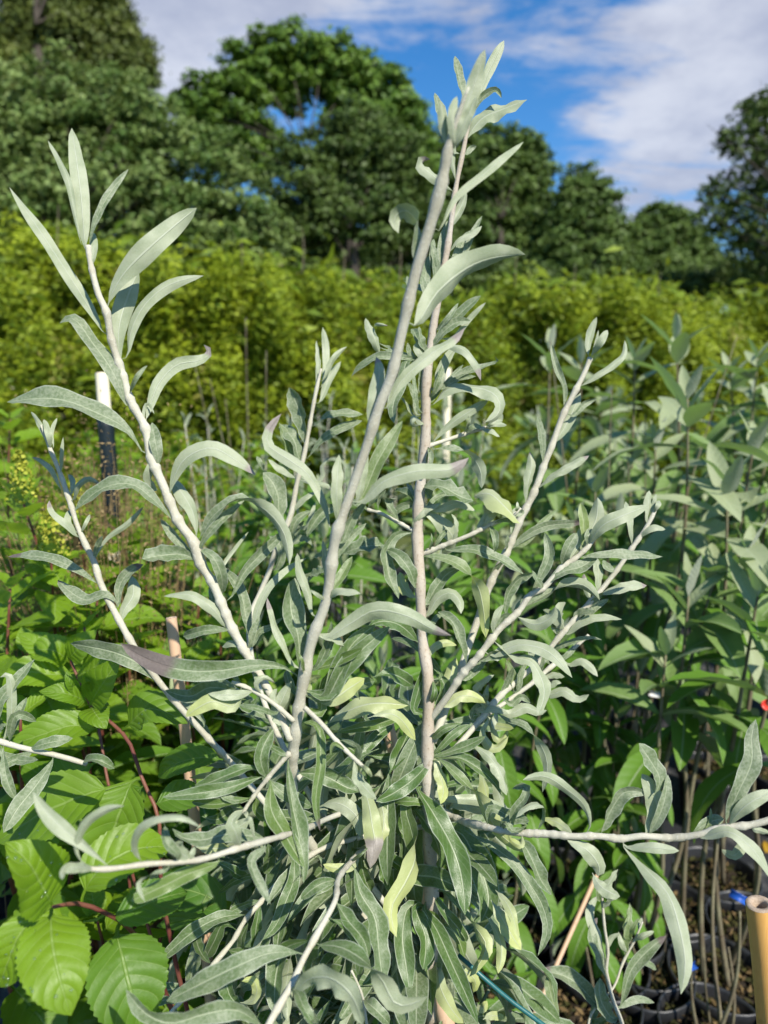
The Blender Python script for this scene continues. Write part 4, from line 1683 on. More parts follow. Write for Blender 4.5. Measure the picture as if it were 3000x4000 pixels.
tree('birch', 'tall open tree with drooping sprays at the edge of the clearing', 19,
     [(2990, 400, 90), (2930, 480, 90), (3050, 500, 120), (2860, 560, 60), (2820, 540, 40), (2960, 640, 100), (3080, 680, 150), (2850, 720, 80), (2780, 760, 55), (2920, 800, 100), (2790, 860, 70), (2880, 910, 80), (3000, 930, 120), (2950, 1040, 90), (3110, 900, 150)],
     2985, 0.15, 52, CR['dark'], TG, 0.5, 0.27, 0.3, 8, 0.55, droop=0.5)
tree('spruce', 'low dark evergreen behind the far end of the hedge', 22,
     [(2850, 1090, 90), (2960, 1110, 100), (2760, 1120, 90), (3080, 1090, 130), (2650, 1150, 90), (2900, 1190, 120)],
     2900, 0.15, 62, CR['dark'], TG, 0.4, 0.28, 0.3, 9)
tree('roadside_tree', 'green tree standing outside the left edge of the beds', 24,
     [(-500, 300, 220), (-700, 500, 260), (-350, 560, 220), (-900, 700, 260), (-560, 800, 300), (-300, 900, 200), (-1100, 900, 260)],
     -600, 0.22, 40, CR['oak'], TG, 0.55, 0.3, 0.5, 12)
tree('roadside_tree', 'green tree standing past the far end of the hedge', 26,
     [(3450, 450, 220), (3300, 650, 180), (3650, 650, 260), (3450, 850, 280), (3850, 850, 260), (3250, 1000, 180), (3600, 1050, 260)],
     3500, 0.22, 40, CR['mid'], TG, 0.55, 0.3, 0.5, 13)
tree('hazel', 'leafy dark thicket closing the gap under the other trees', 18,
     [(900, 1010, 140), (60, 980, 150), (250, 1000, 150), (450, 1000, 150), (1150, 1000, 150), (1400, 1020, 150), (650, 900, 150), (1750, 1060, 130), (1900, 1110, 120), (650, 1020, 150), (2100, 1130, 110), (2300, 1180, 110), (2480, 1190, 100)],
     1500, 0.15, 62, CR['dark'], TG, 0.5, 0.3, 0.3, 10)


# ------------------------------------------------------------------ conifer hedge
def hedge():
    g = np.random.default_rng(77)
    A, B = np.array([-6.2, 5.05, 0]), np.array([9.5, 9.35, 0])
    dirv = nrm(B - A)
    out = np.array([dirv[1], -dirv[0], 0])                 # towards the camera
    Ltot = np.linalg.norm(B - A)
    t = thing('conifer_hedge', (A + B) / 2, 'long yellow green conifer hedge closing the nursery beds', 'hedge')
    org = (A + B) / 2
    me = None
    k = 0
    s = 0.3
    while s < Ltot:                                         # one trunk per planted conifer
        b = A + dirv * s - out * 0.35
        v, f, u = tube_geo(np.array([[0, 0, 0], [0.02, 0, 1.2], [0, 0.02, 2.45]]), np.array([0.035, 0.024, 0.008]), 6, n=8)
        if me is None:
            me = mesh_np('trunk_mesh', v, f, M['bark_tree'], u)
        part('trunk', me, b, t)
        s += 0.62
        k += 1
    def tufts(nC, z_lo, d_lo, d_hi, per, rlo, rhi, slo, shi, bmul):
        s = g.random(nC) * Ltot
        hgt = 2.56 - 0.034 * np.clip(s - 2.5, 0, 11) + 0.09 * np.sin(s * 10.1 + 2 * np.sin(s * 3)) + 0.08 * np.sin(s * 2.3 + np.sin(s * 5)) + 0.05 * np.sin(s * 0.7)
        z = z_lo + (hgt - z_lo) * g.random(nC) ** 0.85
        wav = 0.13 * np.sin(s * 2 * math.pi / 0.62 + 2.4 * np.sin(s * 1.3) + 1.2 * z) + 0.16 * np.sin(s * 1.7 + z * 2.6) + 0.14 * np.sin(z * 6 + s * 4.1 + 2 * np.sin(s * 2.2))
        dep = wav + g.uniform(d_lo, d_hi, nC) - 0.5 * np.clip((z - 2.2) / 0.4, 0, 1) ** 2 * g.random(nC)
        cc = A + dirv * s[:, None] + out * dep[:, None]
        cc[:, 2] = z
        N = nC * per
        face = nrm(out * 0.8 + np.array([0, 0, 0.55]) + 0.55 * g.standard_normal((nC, 3)))
        rc = g.uniform(rlo, rhi, nC)
        e = g.standard_normal((nC, per, 3)) * rc[:, None, None] * np.array([0.75, 0.75, 1.0])
        pts = cc[:, None] + e + face[:, None] * rc[:, None, None] * 0.4
        nor = face[:, None] + 0.55 * g.standard_normal((nC, per, 3))
        tw = np.cross(face, [0, 0, 1.0])[:, None] + 0.5 * g.standard_normal((nC, per, 3))
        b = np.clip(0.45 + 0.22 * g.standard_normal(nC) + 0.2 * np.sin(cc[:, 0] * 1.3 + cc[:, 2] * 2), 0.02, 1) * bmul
        tin = np.zeros((nC, per, 3))
        tin[..., 0] = np.clip(b[:, None] + 0.15 * g.standard_normal((nC, per)), 0, 1)
        tin[..., 2] = (g.random(nC) < 0.025)[:, None] * 0.6
        v, f, a = diamonds(pts.reshape(-1, 3), nrm(nor.reshape(-1, 3)), g.uniform(slo, shi, N), 0.30, tin.reshape(-1, 3), tw.reshape(-1, 3))
        return v, f, a
    v, f, a = tufts(5200, 0.2, -0.12, 0.10, 48, 0.05, 0.13, 0.035, 0.085, 1.0)
    part('foliage', mesh_np('hedge_foliage', v - org, f, M_TH, None, a, smooth=False), org, t, 'stuff')
    # larger leaves filling the hedge core, shade painted in as a darker tint
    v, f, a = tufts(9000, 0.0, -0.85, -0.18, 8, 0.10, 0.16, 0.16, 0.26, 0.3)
    part('shade_core', mesh_np('hedge_core', v - org, f, M_TH, None, a, smooth=False), org, t, 'stuff')
    # bare brown leader shoots
    for px, y0, y1, d in ((1180, 1010, 890, 6.1), (940, 1020, 930, 6.0), (220, 960, 800, 5.5), (1560, 1040, 960, 6.4), (2010, 1060, 960, 6.8), (2240, 1090, 1030, 7.0), (2570, 1120, 1060, 7.4), (1340, 1040, 970, 6.2)):
        p = np.array([P(px, y0 + 60, d), P(px + 6, (y0 + y1) / 2, d), P(px + random.uniform(-8, 14), y1, d)])
        v, f, u = tube_geo(p, np.array([0.006, 0.004, 0.0015]), 5, n=8)
        part('shoot', mesh_np('shoot_mesh', v - p[0], f, M['bark_tan'], u), p[0], t)


M_TH = CR['thuja']
hedge()


# ------------------------------------------------------------------ the silver shrub itself
POT_MAIN = np.array([0.055, 0.60])
STEMS['main'].append(W2P((0.055, 0.60, 0.17), 26))
shrub = thing('silver_shrub', (POT_MAIN[0], POT_MAIN[1], 0), 'tall silver leaved shrub with long curling grey leaves filling the foreground', 'shrub')
add_pot(shrub, POT_MAIN, 1.25)
parts, samp = build_silver(shrub, STEMS, LEAVES, 0, trunk=('main',))

# the shaded inner leaves nobody can pick apart
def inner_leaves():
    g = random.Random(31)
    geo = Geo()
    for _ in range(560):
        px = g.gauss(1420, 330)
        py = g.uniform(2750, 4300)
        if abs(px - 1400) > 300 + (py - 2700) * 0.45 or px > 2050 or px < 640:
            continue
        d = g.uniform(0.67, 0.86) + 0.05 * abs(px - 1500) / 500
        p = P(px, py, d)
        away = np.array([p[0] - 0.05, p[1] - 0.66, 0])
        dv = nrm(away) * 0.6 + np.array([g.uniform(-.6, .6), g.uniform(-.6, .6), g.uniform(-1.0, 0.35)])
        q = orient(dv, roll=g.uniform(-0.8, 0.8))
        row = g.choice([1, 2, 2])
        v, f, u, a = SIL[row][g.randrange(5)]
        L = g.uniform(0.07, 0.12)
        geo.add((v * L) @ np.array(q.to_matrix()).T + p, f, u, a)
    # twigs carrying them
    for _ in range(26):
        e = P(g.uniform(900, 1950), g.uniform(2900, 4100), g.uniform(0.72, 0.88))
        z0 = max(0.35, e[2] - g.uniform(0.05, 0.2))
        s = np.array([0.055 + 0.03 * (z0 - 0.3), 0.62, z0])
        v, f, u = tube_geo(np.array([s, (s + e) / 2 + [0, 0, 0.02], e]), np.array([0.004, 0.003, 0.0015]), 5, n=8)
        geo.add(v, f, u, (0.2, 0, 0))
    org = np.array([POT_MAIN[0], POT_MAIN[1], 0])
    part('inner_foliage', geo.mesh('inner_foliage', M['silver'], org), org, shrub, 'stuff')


inner_leaves()

STEMS_L['stem'].append(W2P((-0.50, 0.66, 0.17), 16))
nb = thing('silver_shrub', (-0.50, 0.66, 0), 'silver leaved branch of a neighbouring shrub reaching in over green hydrangea leaves', 'shrub')
add_pot(nb, (-0.50, 0.66), 1.1)
build_silver(nb, STEMS_L, LEAVES_L, 1)
STEMS_S['stem'].append(W2P((0.31, 0.72, 0.17), 10))
ns = thing('silver_shrub', (0.31, 0.72, 0), 'small young silver shoot with dry purple leaf tips beside dark pots', 'shrub')
add_pot(ns, (0.31, 0.72), 0.9)
build_silver(ns, STEMS_S, LEAVES_S, 2)


# ------------------------------------------------------------------ hydrangeas (broad toothed leaves, red stems)
HYD_STEMS = {
 'a': [('C6', 300, 1540, .49, 16), ('C6', 400, 1520, .51, 20), ('C6', 480, 1520, .525, 22), ('C6', 600, 1570, .53, 20), ('C6', 730, 1650, .56, 20), ('C6', 900, 1900, .62, 22), ('C6', 950, 2700, .70, 26)],
 'b': [('C6', 470, 290, .72, 9), ('C6', 520, 370, .72, 12), ('C6', 620, 460, .72, 15), ('C6', 700, 530, .71, 17), ('C6', 760, 620, .70, 17), ('C6', 800, 750, .69, 17), ('C6', 850, 870, .68, 17), ('C6', 910, 1010, .67, 18), ('C6', 940, 1500, .68, 20), ('C6', 950, 2700, .70, 26)],
 'c': [('C6', 380, 60, .85, 10), ('C6', 420, 150, .84, 13), ('C6', 470, 270, .83, 13), ('C6', 560, 480, .80, 13), ('C6', 640, 900, .77, 14), ('C6', 950, 2700, .70, 20)],
}
HYD_LEAVES = '''
@C6 a 0.0
300,1530 240,1420 150,1270 30,1165|330|z-3
295,1565 300,1740 340,1940 410,2165|375|z-4
225,1590 120,1690 50,1850 -5,2000|240|z-2
480,1470 560,1340 750,1220 992,1190|300|z4
@C6 a 0.75
675,1670 710,1850 760,2050 820,2260|440|z-3
640,1600 760,1560 900,1500 1080,1450|230|z4
@C6 b 0.35
655,845 480,900 250,1000 -20,1165|340|z-3
770,810 710,950 640,1150 590,1330|350|z-2
560,510 420,495 220,555 42,612|190|z-4
515,380 560,300 620,210 695,95|200|z-3
525,385 560,440 615,512|165|z-3
500,355 380,310 222,295|115|z-3
740,490 850,400 960,420 1082,482|190|z-2
470,300 400,240 385,170|70|z-2
480,290 520,240 480,180|60|z-2
@C6 b 0.8
1285,690 1150,680 1000,720 910,790|165|z2
1240,1510 1080,1440 940,1450 820,1520|230|z2
1310,1570 1100,1600 900,1650|150|z3
880,950 1050,900 1180,880|180|z3
840,830 760,900 700,1000|150|z2
@C6 c 0.1
430,190 300,200 150,190 10,280|180|z-3
440,200 540,160 640,60 700,20|150|z-2
400,130 300,60 160,70|170|z-2
400,110 480,20 560,-60|150|z-2
380,60 250,40 110,-40|150|z-2
@C6 c 0.5
560,700 400,780 250,780 120,700|220|z2
'''


def hydrangea_near():
    t = thing('hydrangea', (-0.16, 0.70, 0), 'bright green hydrangea with red stems and large toothed leaves carrying water drops', 'hydrangea')
    base = np.array([-0.16, 0.70])
    add_pot(t, base, 1.15)
    samp, parts_h = {}, {}
    for k, rows in HYD_STEMS.items():
        r = []
        for c, x, y, d, hw in rows:
            cx, cy, s = CROPS[c]
            r.append((x / s + cx, y / s + cy, d, hw / s))
        r[-1] = W2P((base[0] + random.uniform(-.03, .03), base[1], 0.17), 14)
        r = np.array(r)
        samp[k] = catmull(r, 120)
        p3 = np.array([P(*q[:3]) for q in r])
        v, f, u = tube_geo(p3, 0.62 * r[:, 3] * r[:, 2] / FPX, 9, n=60, noise=0.015)
        parts_h[k] = part('stem', mesh_np('stem_mesh', v - p3[-1], f, M['bark_red'], u), p3[-1], t)
    g = random.Random(12)
    lv = []
    for ln in HYD_LEAVES.strip().splitlines():
        if ln[0] == '@':
            c, stem, gr = ln[1:].split()
            crop, gr = CROPS[c], float(gr)
            continue
        a, w, fl = ln.split('|')
        pts = np.array([[float(k) for k in q.split(',')] for q in a.split()]) / crop[2] + np.array(crop[:2])
        w = float(w) / crop[2]
        dz = float(fl[1:]) / 100
        cs = samp[stem]
        i = np.argmin(np.hypot(cs[:, 0] - pts[0][0], cs[:, 1] - pts[0][1]))
        d0 = cs[i, 2]
        gap = math.hypot(cs[i, 0] - pts[0][0], cs[i, 1] - pts[0][1])
        if 8 < gap < 260:
            pts = np.concatenate([[cs[i, :2]], pts])
        seg = np.concatenate([[0], np.cumsum(np.hypot(*np.diff(pts, axis=0).T))])
        s = seg / seg[-1]
        dep = d0 + dz * s - 0.012 * np.sin(math.pi * s)
        n = 43
        mid = catmull(np.array([P(x, y, q) for (x, y), q in zip(pts, dep)]), n)
        T = nrm(np.gradient(mid, axis=0))
        V = nrm(CAMP - mid)
        side = nrm(np.cross(T, V))
        Vp = np.cross(side, T)
        # blades lie as flat as they can: turn the face towards the sky within what the outline allows
        upn = np.array([0, 0, 1.0])
        roll = 0.5 * np.arctan2((side @ upn), (Vp @ upn))
        roll = np.clip(roll, -0.5, 0.5)[:, None]
        roll = np.full_like(roll, roll.mean())
        Nd = np.cos(roll) * Vp + np.sin(roll) * side
        Wd = np.cross(T, Nd)
        v01 = np.linspace(0, 1, n)
        vis = abs(math.cos(float(roll.mean())))
        pet = min(0.25, 0.05 + (gap / seg[-1] if gap < 260 else 0))
        half = 0.5 * w * d0 / FPX / vis * prof_lance(v01, pet, 0.42, 1.0)
        tint = np.zeros((n, 3))
        tint[:, 0] = np.clip(gr + g.uniform(-0.1, 0.15), 0, 1)
        vv, f, uv, at = leaf_sheet(mid, Wd, Nd, half, R(g.uniform(8, 16)), 13, 0.05, 2.5, 0.05, g.uniform(0, 6), tint, 0.055, 0.045)
        org = mid[0]
        o = part('leaf', mesh_np('leaf_mesh', vv - org, f, M['hyd'], uv, at), org, parts_h[stem])
        lv.append((o, vv.reshape(n, 13, 3), half, Nd))
    # rain drops
    th = np.linspace(0, math.pi / 2, 5)
    dv, df = lathe([(math.cos(a), 0.7 * math.sin(a)) for a in th[:-1]] + [(0.01, 0.7)], 10)
    drop_me = mesh_np('drop_mesh', dv, df, M['drop'])
    for li, cnt in ((0, 12), (1, 8), (2, 12), (3, 16), (6, 6), (12, 5)):
        o, grid, half, Nd = lv[li]
        for _ in range(cnt):
            i, j = g.randrange(12, 38), g.randrange(1, 12)
            p = grid[i, j]
            r = g.uniform(0.0006, 0.0019)
            q = part('water_drop', drop_me, p + Nd[i] * 0.0001, o)
            q.rotation_mode = 'QUATERNION'
            q.rotation_quaternion = Vector(Nd[i]).to_track_quat('Z', 'Y')
            q.scale = (r, r, r)


hydrangea_near()


def px_head(px, py, d):
    return P(px, py, d)


HG = 'hydrangeas in the left beds'
hyd_list = [  # heads given as photo pixel and depth
    ([(90, 1960, 1.05), (40, 2300, 0.95), (200, 2180, 1.02)], 'hydrangea with yellow green flower buds on upright red stems'),
    ([(300, 2050, 1.15), (480, 2080, 1.2), (380, 2330, 1.05)], 'hydrangea behind the drooping silver branch'),
    ([(560, 2250, 1.2), (640, 2120, 1.3), (500, 2480, 1.1)], 'hydrangea beside the peach coloured cane'),
    ([(250, 2650, .92), (330, 2450, .98), (130, 2560, .9)], 'hydrangea in shade under the silver leaves'),
    ([(40, 1640, 1.5), (-120, 1750, 1.4)], 'tall hydrangea at the end of its row'),
    ([(780, 2330, 1.25), (860, 2450, 1.2), (720, 2560, 1.1)], 'hydrangea half hidden behind the shrub'),
    ([(80, 2800, .80), (-60, 2600, .85), (-100, 3000, .8)], 'hydrangea behind the neighbouring silver branch'),
    ([(500, 3400, .85), (650, 3550, .85), (380, 3600, .82)], 'shaded hydrangea low in the left corner'),
]
hyd_things = []
for n, (hs, lab) in enumerate(hyd_list):
    heads = [px_head(*h) for h in hs]
    b = np.mean(heads, axis=0)
    t = bush('hyd', (b[0] + 0.02, b[1] + 0.08), heads, lab, 'hydrangea', 'hydrangea', HG, True, 0.42, 0.115, 0.0035, 1.0, True, 40 + n, inter=0.07)
    hyd_things.append((t, heads))


def flower_buds(t, heads):
    g = np.random.default_rng(3)
    for h in heads:
        n = 240
        z = g.random(n)
        r = 0.030 * (1 - z * 0.8) * np.sqrt(g.random(n))
        a = g.random(n) * 6.283
        c = np.stack([r * np.cos(a), r * np.sin(a), z * 0.08], -1)
        v, f, at = diamonds(c, nrm(g.standard_normal((n, 3))), 0.005 + 0.004 * g.random(n), 0.9, np.stack([g.random(n), np.zeros(n), np.zeros(n)], -1))
        part('flower_buds', mesh_np('buds_mesh', v, f, M['flower'], None, at), h, t, 'stuff')


flower_buds(hyd_things[0][0], [hyd_things[0][1][0], hyd_things[0][1][2]])
flower_buds(hyd_things[1][0], hyd_things[1][1][:1])

# ------------------------------------------------------------------ butterfly bushes in rows on the right
BG = 'butterfly bushes in pots'
bud_near = [
    ([(2640, 1330, 1.75), (2480, 1410, 1.85), (2560, 1760, 1.7)], 'butterfly bush with a pair of silvery leaf rosettes held above the row', 1.2, .20),
    ([(2685, 1560, 1.42), (2840, 1900, 1.35)], 'butterfly bush with one broad pale leaf stretched sideways', 1.4, .21),
    ([(2150, 1370, 2.0), (2270, 1420, 2.1)], 'butterfly bush behind the upper end of the right silver branch', 1.2, .20),
    ([(2960, 1400, 2.0), (2850, 1450, 2.1), (3060, 1500, 2.0)], 'butterfly bush against the far end of the hedge', 1.0, .18),
    ([(2945, 1740, 1.5), (3080, 1640, 1.5)], 'butterfly bush with spent orange leaves low on its stem', 1.2, .19),
    ([(2325, 1880, 1.5), (2420, 2020, 1.45), (2240, 2040, 1.5)], 'butterfly bush with fresh green tips behind the silver twigs', 0.5, .15),
    ([(2690, 2330, 1.28), (2800, 2240, 1.35), (2600, 2560, 1.25)], 'butterfly bush with large shaded leaves above dark pots', 0.4, .19),
    ([(2960, 2330, 1.22), (3080, 2500, 1.15), (2920, 2180, 1.3)], 'butterfly bush with bright leaf blades by the red tag', 0.3, .19),
    ([(2420, 2780, 1.42), (2330, 2700, 1.45), (2520, 2880, 1.4)], 'young fresh green butterfly bush under the silver branches', 0.0, .125),
    ([(2400, 3100, 1.38), (2480, 3260, 1.38), (2290, 3060, 1.4)], 'small fresh green butterfly bush growing in the first pot', 0.0, .12),
    ([(1980, 3780, 1.15), (1900, 3700, 1.2)], 'seedling sized butterfly bush beside the green wire', 0.0, .09),
]
BARE = [.36, .48, .34, .34, .46, .5, .68, .66, .25, .2, .12]
for n, (hs, lab, yg, ll) in enumerate(bud_near):
    heads = [px_head(*h) for h in hs]
    b = np.mean(heads, axis=0)
    bush('bud', (b[0] + random.uniform(-.02, .05), b[1] + random.uniform(0.0, .08)), heads, lab, 'shrub', 'butterfly_bush', BG, True,
         BARE[n], ll, 0.0042 if n < 8 else 0.002, yg, n < 10, 70 + n, inter=0.075 if n < 8 else 0.042)

ROWNAME = ['row just behind the near pots', 'second row behind the near pots', 'third row behind the near pots', 'third row from the hedge', 'second row from the hedge', 'row closest to the hedge']
far_g = random.Random(4)
n = 0
for row, y in enumerate((1.95, 2.35, 2.8, 3.3, 3.9, 4.5)):
    x = 0.30 + 0.05 * row
    while x < 0.72 * y + 0.40:
        xx, yy = x + far_g.uniform(-.06, .06), y + far_g.uniform(-.08, .08)
        hh = far_g.uniform(1.18, 1.42) - (0.22 if xx < 0.5 else 0.0)
        heads = [np.array([xx + far_g.uniform(-.14, .14), yy + far_g.uniform(-.12, .12), hh - k * far_g.uniform(.05, .3)]) for k in range(2)]
        bush('bud', (xx, yy), heads, 'grey green butterfly bush in the %s' % ROWNAME[row], 'shrub', 'butterfly_bush', 'butterfly bushes in the back rows, row %d' % (row + 1), False,
             0.38 if row else 0.5, 0.20, 0.0026, far_g.uniform(0.3, 0.9), True, 200 + n, inter=0.06)
        x += far_g.uniform(0.42, 0.52)
        n += 1

# silver shrubs of the next rows, behind the middle
sg = random.Random(9)
sil_rows = [(-0.20, 1.62, 1.32), (0.02, 1.85, 1.30), (-0.42, 2.0, 1.32), (-0.10, 2.3, 1.38), (0.28, 2.15, 1.36), (-0.65, 2.5, 1.32), (-0.3, 2.85, 1.38), (0.1, 2.8, 1.40)]
SIL_LAB = ['straight behind the left silver branch', 'behind the pair of tall silver stems', 'behind the bleached cane', 'in the second row behind the tall stems', 'behind the right silver branch',
           'among leafy shrubs in the left beds', 'in the third row before the hedge', 'in the third row beside the butterfly bushes']
for k, (x, y, h) in enumerate(sil_rows):
    heads = [np.array([x + sg.uniform(-.18, .18), y + sg.uniform(-.15, .15), h - q * sg.uniform(.03, .13)]) for q in range(4)]
    bush('sil', (x, y), heads, 'blurred silver shrub ' + SIL_LAB[k], 'shrub', 'silver_shrub', 'silver shrubs in the next rows', k < 3,
         0.35, 0.105, 0.003, 0.8, True, 400 + k, inter=0.032)
# fresh green butterfly bushes between them
mid_rows = [(-0.30, 1.22, 1.08), (-0.05, 1.28, 1.10), (0.20, 1.25, 1.04), (-0.15, 1.48, 1.18), (0.12, 1.55, 1.18), (0.36, 1.50, 1.12), (-0.36, 1.72, 1.20), (0.20, 1.88, 1.25), (-0.12, 2.02, 1.26), (0.0, 1.10, 0.92), (-0.22, 1.05, 0.9)]
MID_LAB = ['low between the left silver branches', 'behind the front silver stem', 'behind the rosette of the main stem', 'in the second row behind the front stem', 'in the second row behind the main stem',
           'at the start of the butterfly bush row', 'beside the dry grass', 'behind the upper right silver twigs', 'in the third row behind the front stem', 'right behind the main stem', 'behind the peach coloured cane']
for k, (x, y, h) in enumerate(mid_rows):
    heads = [np.array([x + sg.uniform(-.14, .14), y + sg.uniform(-.10, .10), h - q * sg.uniform(.02, .12)]) for q in range(4)]
    bush('bud', (x, y), heads, 'fresh green bush ' + MID_LAB[k], 'shrub', 'butterfly_bush', 'green bushes behind the silver shrub', k in (0, 1, 2, 9, 10),
         0.25, 0.135, 0.0028, 0.25, True, 500 + k, inter=0.05)
# leafy green plants filling the left and middle beds
lg = random.Random(15)
k = 0
for row, y in enumerate((1.6, 2.0, 2.5, 3.1, 3.8, 4.5)):
    x = -0.85 * y - 0.2
    while x < -0.10 * y - 0.15:
        xx, yy = x + lg.uniform(-.07, .07), y + lg.uniform(-.1, .1)
        h = lg.uniform(0.95, 1.22) if xx / yy < -0.3 else lg.uniform(1.0, 1.25)
        heads = [np.array([xx + lg.uniform(-.2, .2), yy + lg.uniform(-.18, .18), h - q * lg.uniform(.02, .1)]) for q in range(5)]
        bush('hyd', (xx, yy), heads, 'green leafy shrub in the %s, left beds' % ROWNAME[row].replace('near pots', 'hydrangeas'), 'shrub', 'leafy_shrub', 'leafy shrubs in the left beds, row %d' % (row + 1), False,
             0.2, 0.10, 0.0022, 0.8, True, 600 + k, inter=0.05, stem_mat=M['bark_tan'])
        x += lg.uniform(0.42, 0.55)
        k += 1


# ------------------------------------------------------------------ canes, wire, tags, fallen leaves
def cane(name, label, rows, mat, hollow=True, node_at=(0.35, 0.7), group=None, cat='cane'):
    """rows: (x, y, depth, half width px) from the cut top down"""
    p = np.array([P(*r[:3]) for r in rows])
    r = np.array([q[3] * q[2] / FPX for q in rows])
    t = thing(name, (p[-1][0], p[-1][1], max(0, p[-1][2])), label, cat, group)
    geo = Geo()
    v, f, u = tube_geo(p, r, 18, [(b, 0.10) for b in node_at], cap=False, n=60, noise=0.002)
    geo.add(v, f, u)
    part('cane', geo.mesh('cane_mesh', mat, p[-1]), p[-1], t)
    ax = nrm(p[0] - p[1])
    a = nrm(np.cross(ax, [0, 1, 0.3]))
    b = np.cross(ax, a)
    th = np.linspace(0, 2 * math.pi, 18, endpoint=False)
    ring = []
    for rr, dz in ((1.0, 0.0), (0.93, 0.0012), (0.6, 0.0010), (0.5, -0.002), (0.47, -0.02), (0.01, -0.022)):
        rr = rr * (1 + 0.03 * np.sin(th * 3 + dz * 900)) if rr < 0.9 else rr * np.ones(18)
        ring.append(p[0] + ax * dz + (np.cos(th)[:, None] * a + np.sin(th)[:, None] * b) * r[0] * rr[:, None])
    v = np.concatenate(ring)
    i = np.arange(5)[:, None] * 18
    j = np.arange(18)[None]
    j2 = (j + 1) % 18
    f = np.stack([i + j, i + j2, i + 18 + j2, i + 18 + j], -1).reshape(-1, 4)
    part('cut_end', mesh_np('cut_end', v - p[0], f, M['bamboo_end']), p[0], t)
    return t


def down(row, x, y, hw):
    return W2P((x, y, 0.0), hw)


cane('bamboo_cane', 'thick golden bamboo cane with a rough cut top', [(2966, 3532, .62, 50), (2985, 3700, .625, 50), (3010, 4000, .64, 49), (3040, 4600, .69, 46), W2P((.415, .60, 0.02), 40)], M['bamboo'], node_at=(0.42, 0.75))
cane('bamboo_cane', 'peach coloured bamboo cane standing left among the hydrangea leaves', [(669, 2415, .78, 21), (682, 2527, .78, 21.5), (725, 2880, .79, 22), (780, 3402, .82, 22), (830, 4000, .87, 22), W2P((-.19, .70, 0.02), 22)], M['bamboo_pink'])
cane('bamboo_cane', 'pinkish bamboo cane tied in behind the main stem of the silver shrub', [(1500, 2750, .74, 24), (1522, 2863, .74, 24), (1600, 3220, .735, 26), (1666, 3528, .72, 30), (1710, 3846, .70, 32), (1765, 4100, .70, 34), W2P((.12, .60, 0.03), 30)], M['bamboo_pink'])
cp = cane('bamboo_cane', 'bleached cream cane with a dark sleeve standing before the hedge', [(398, 1460, 1.32, 25), (404, 1540, 1.32, 25), (412, 1640, 1.32, 25), (425, 1800, 1.33, 25), (440, 2100, 1.35, 24), W2P((-.53, 1.31, 0.01), 20)], M['bamboo_pale'])
sp = np.array([P(411, 1632, 1.318), P(424, 1800, 1.328), P(440, 2100, 1.348)])
v, f, u = tube_geo(sp, np.array([0.0150, 0.0152, 0.0155]), 16, n=14, noise=0.01)
part('sleeve', mesh_np('sleeve_mesh', v - sp[-1], f, M['dark_sleeve'], u), sp[-1], cp)
cane('bamboo_cane', 'pale cane top glimpsed behind the main silver stem', [(1748, 1440, 2.45, 15), (1746, 1520, 2.45, 15), (1740, 1800, 2.47, 15), W2P((.22, 2.40, 0.02), 14)], M['bamboo_pale'])
def straight(a, b, hw):
    """rows of a straight cane from its top through a second point down to the floor"""
    pa, pb = P(*a), P(*b)
    k = pa[2] / (pa[2] - pb[2])
    return [W2P(pa + (pb - pa) * k * t, hw) for t in (0, 0.2, 0.5, 0.8, 0.995)]


cane('thin_cane', 'thin brown cane leaning across the nearest dark pot', straight((2330, 3420, 1.36), (2160, 3800, 1.20), 8), M['bamboo_pink'])
cane('thin_cane', 'thin brown cane lying low over the weed fabric', [(1985, 3848, 1.575, 6), (2050, 3830, 1.58, 6), (2120, 3812, 1.59, 6), (2200, 3792, 1.60, 6)], M['bamboo_pink'])


def wire():
    rows = [(1790, 3730, .66, 8.5), (1862, 3795, .65, 8.5), (1990, 3905, .645, 8.8), (2130, 4010, .64, 9), (2500, 4330, .66, 9), W2P((.30, .52, 0.01), 9)]
    p = np.array([P(*r[:3]) for r in rows])
    v, f, u = tube_geo(p, np.array([r[3] * r[2] / FPX for r in rows]), 10, n=60, noise=0.01)
    o = bpy.data.objects.new('plant_wire', mesh_np('wire_mesh', v - p[-1], f, M['green_wire'], u))
    place(o, p[-1])
    tag(o, 'thin dark green plastic coated wire crossing in front of the pots', 'wire')


wire()


def bare_pot(px, py, d, label, stems, seed, moss=True):
    g = random.Random(seed)
    c = P(px, py, d)
    t = thing('plant_pot', (c[0], c[1], 0), label, 'pot', 'dark pots on the weed fabric')
    add_pot(t, (c[0], c[1]))
    for hx, hy, hd, r in stems:
        e = P(hx, hy, hd)
        b = np.array([c[0] + g.uniform(-.04, .04), c[1] + g.uniform(-.04, .04), 0.155])
        m = b + (e - b) * 0.5 + np.array([g.uniform(-.02, .02), g.uniform(-.02, .02), 0])
        v, f, u = tube_geo(np.array([b, m, e]), np.array([r * 1.3, r, r * 0.6]), 7, n=18, noise=0.04)
        part('dry_stem', mesh_np('dry_stem', v - b, f, M['bark_tan'], u), b, t)


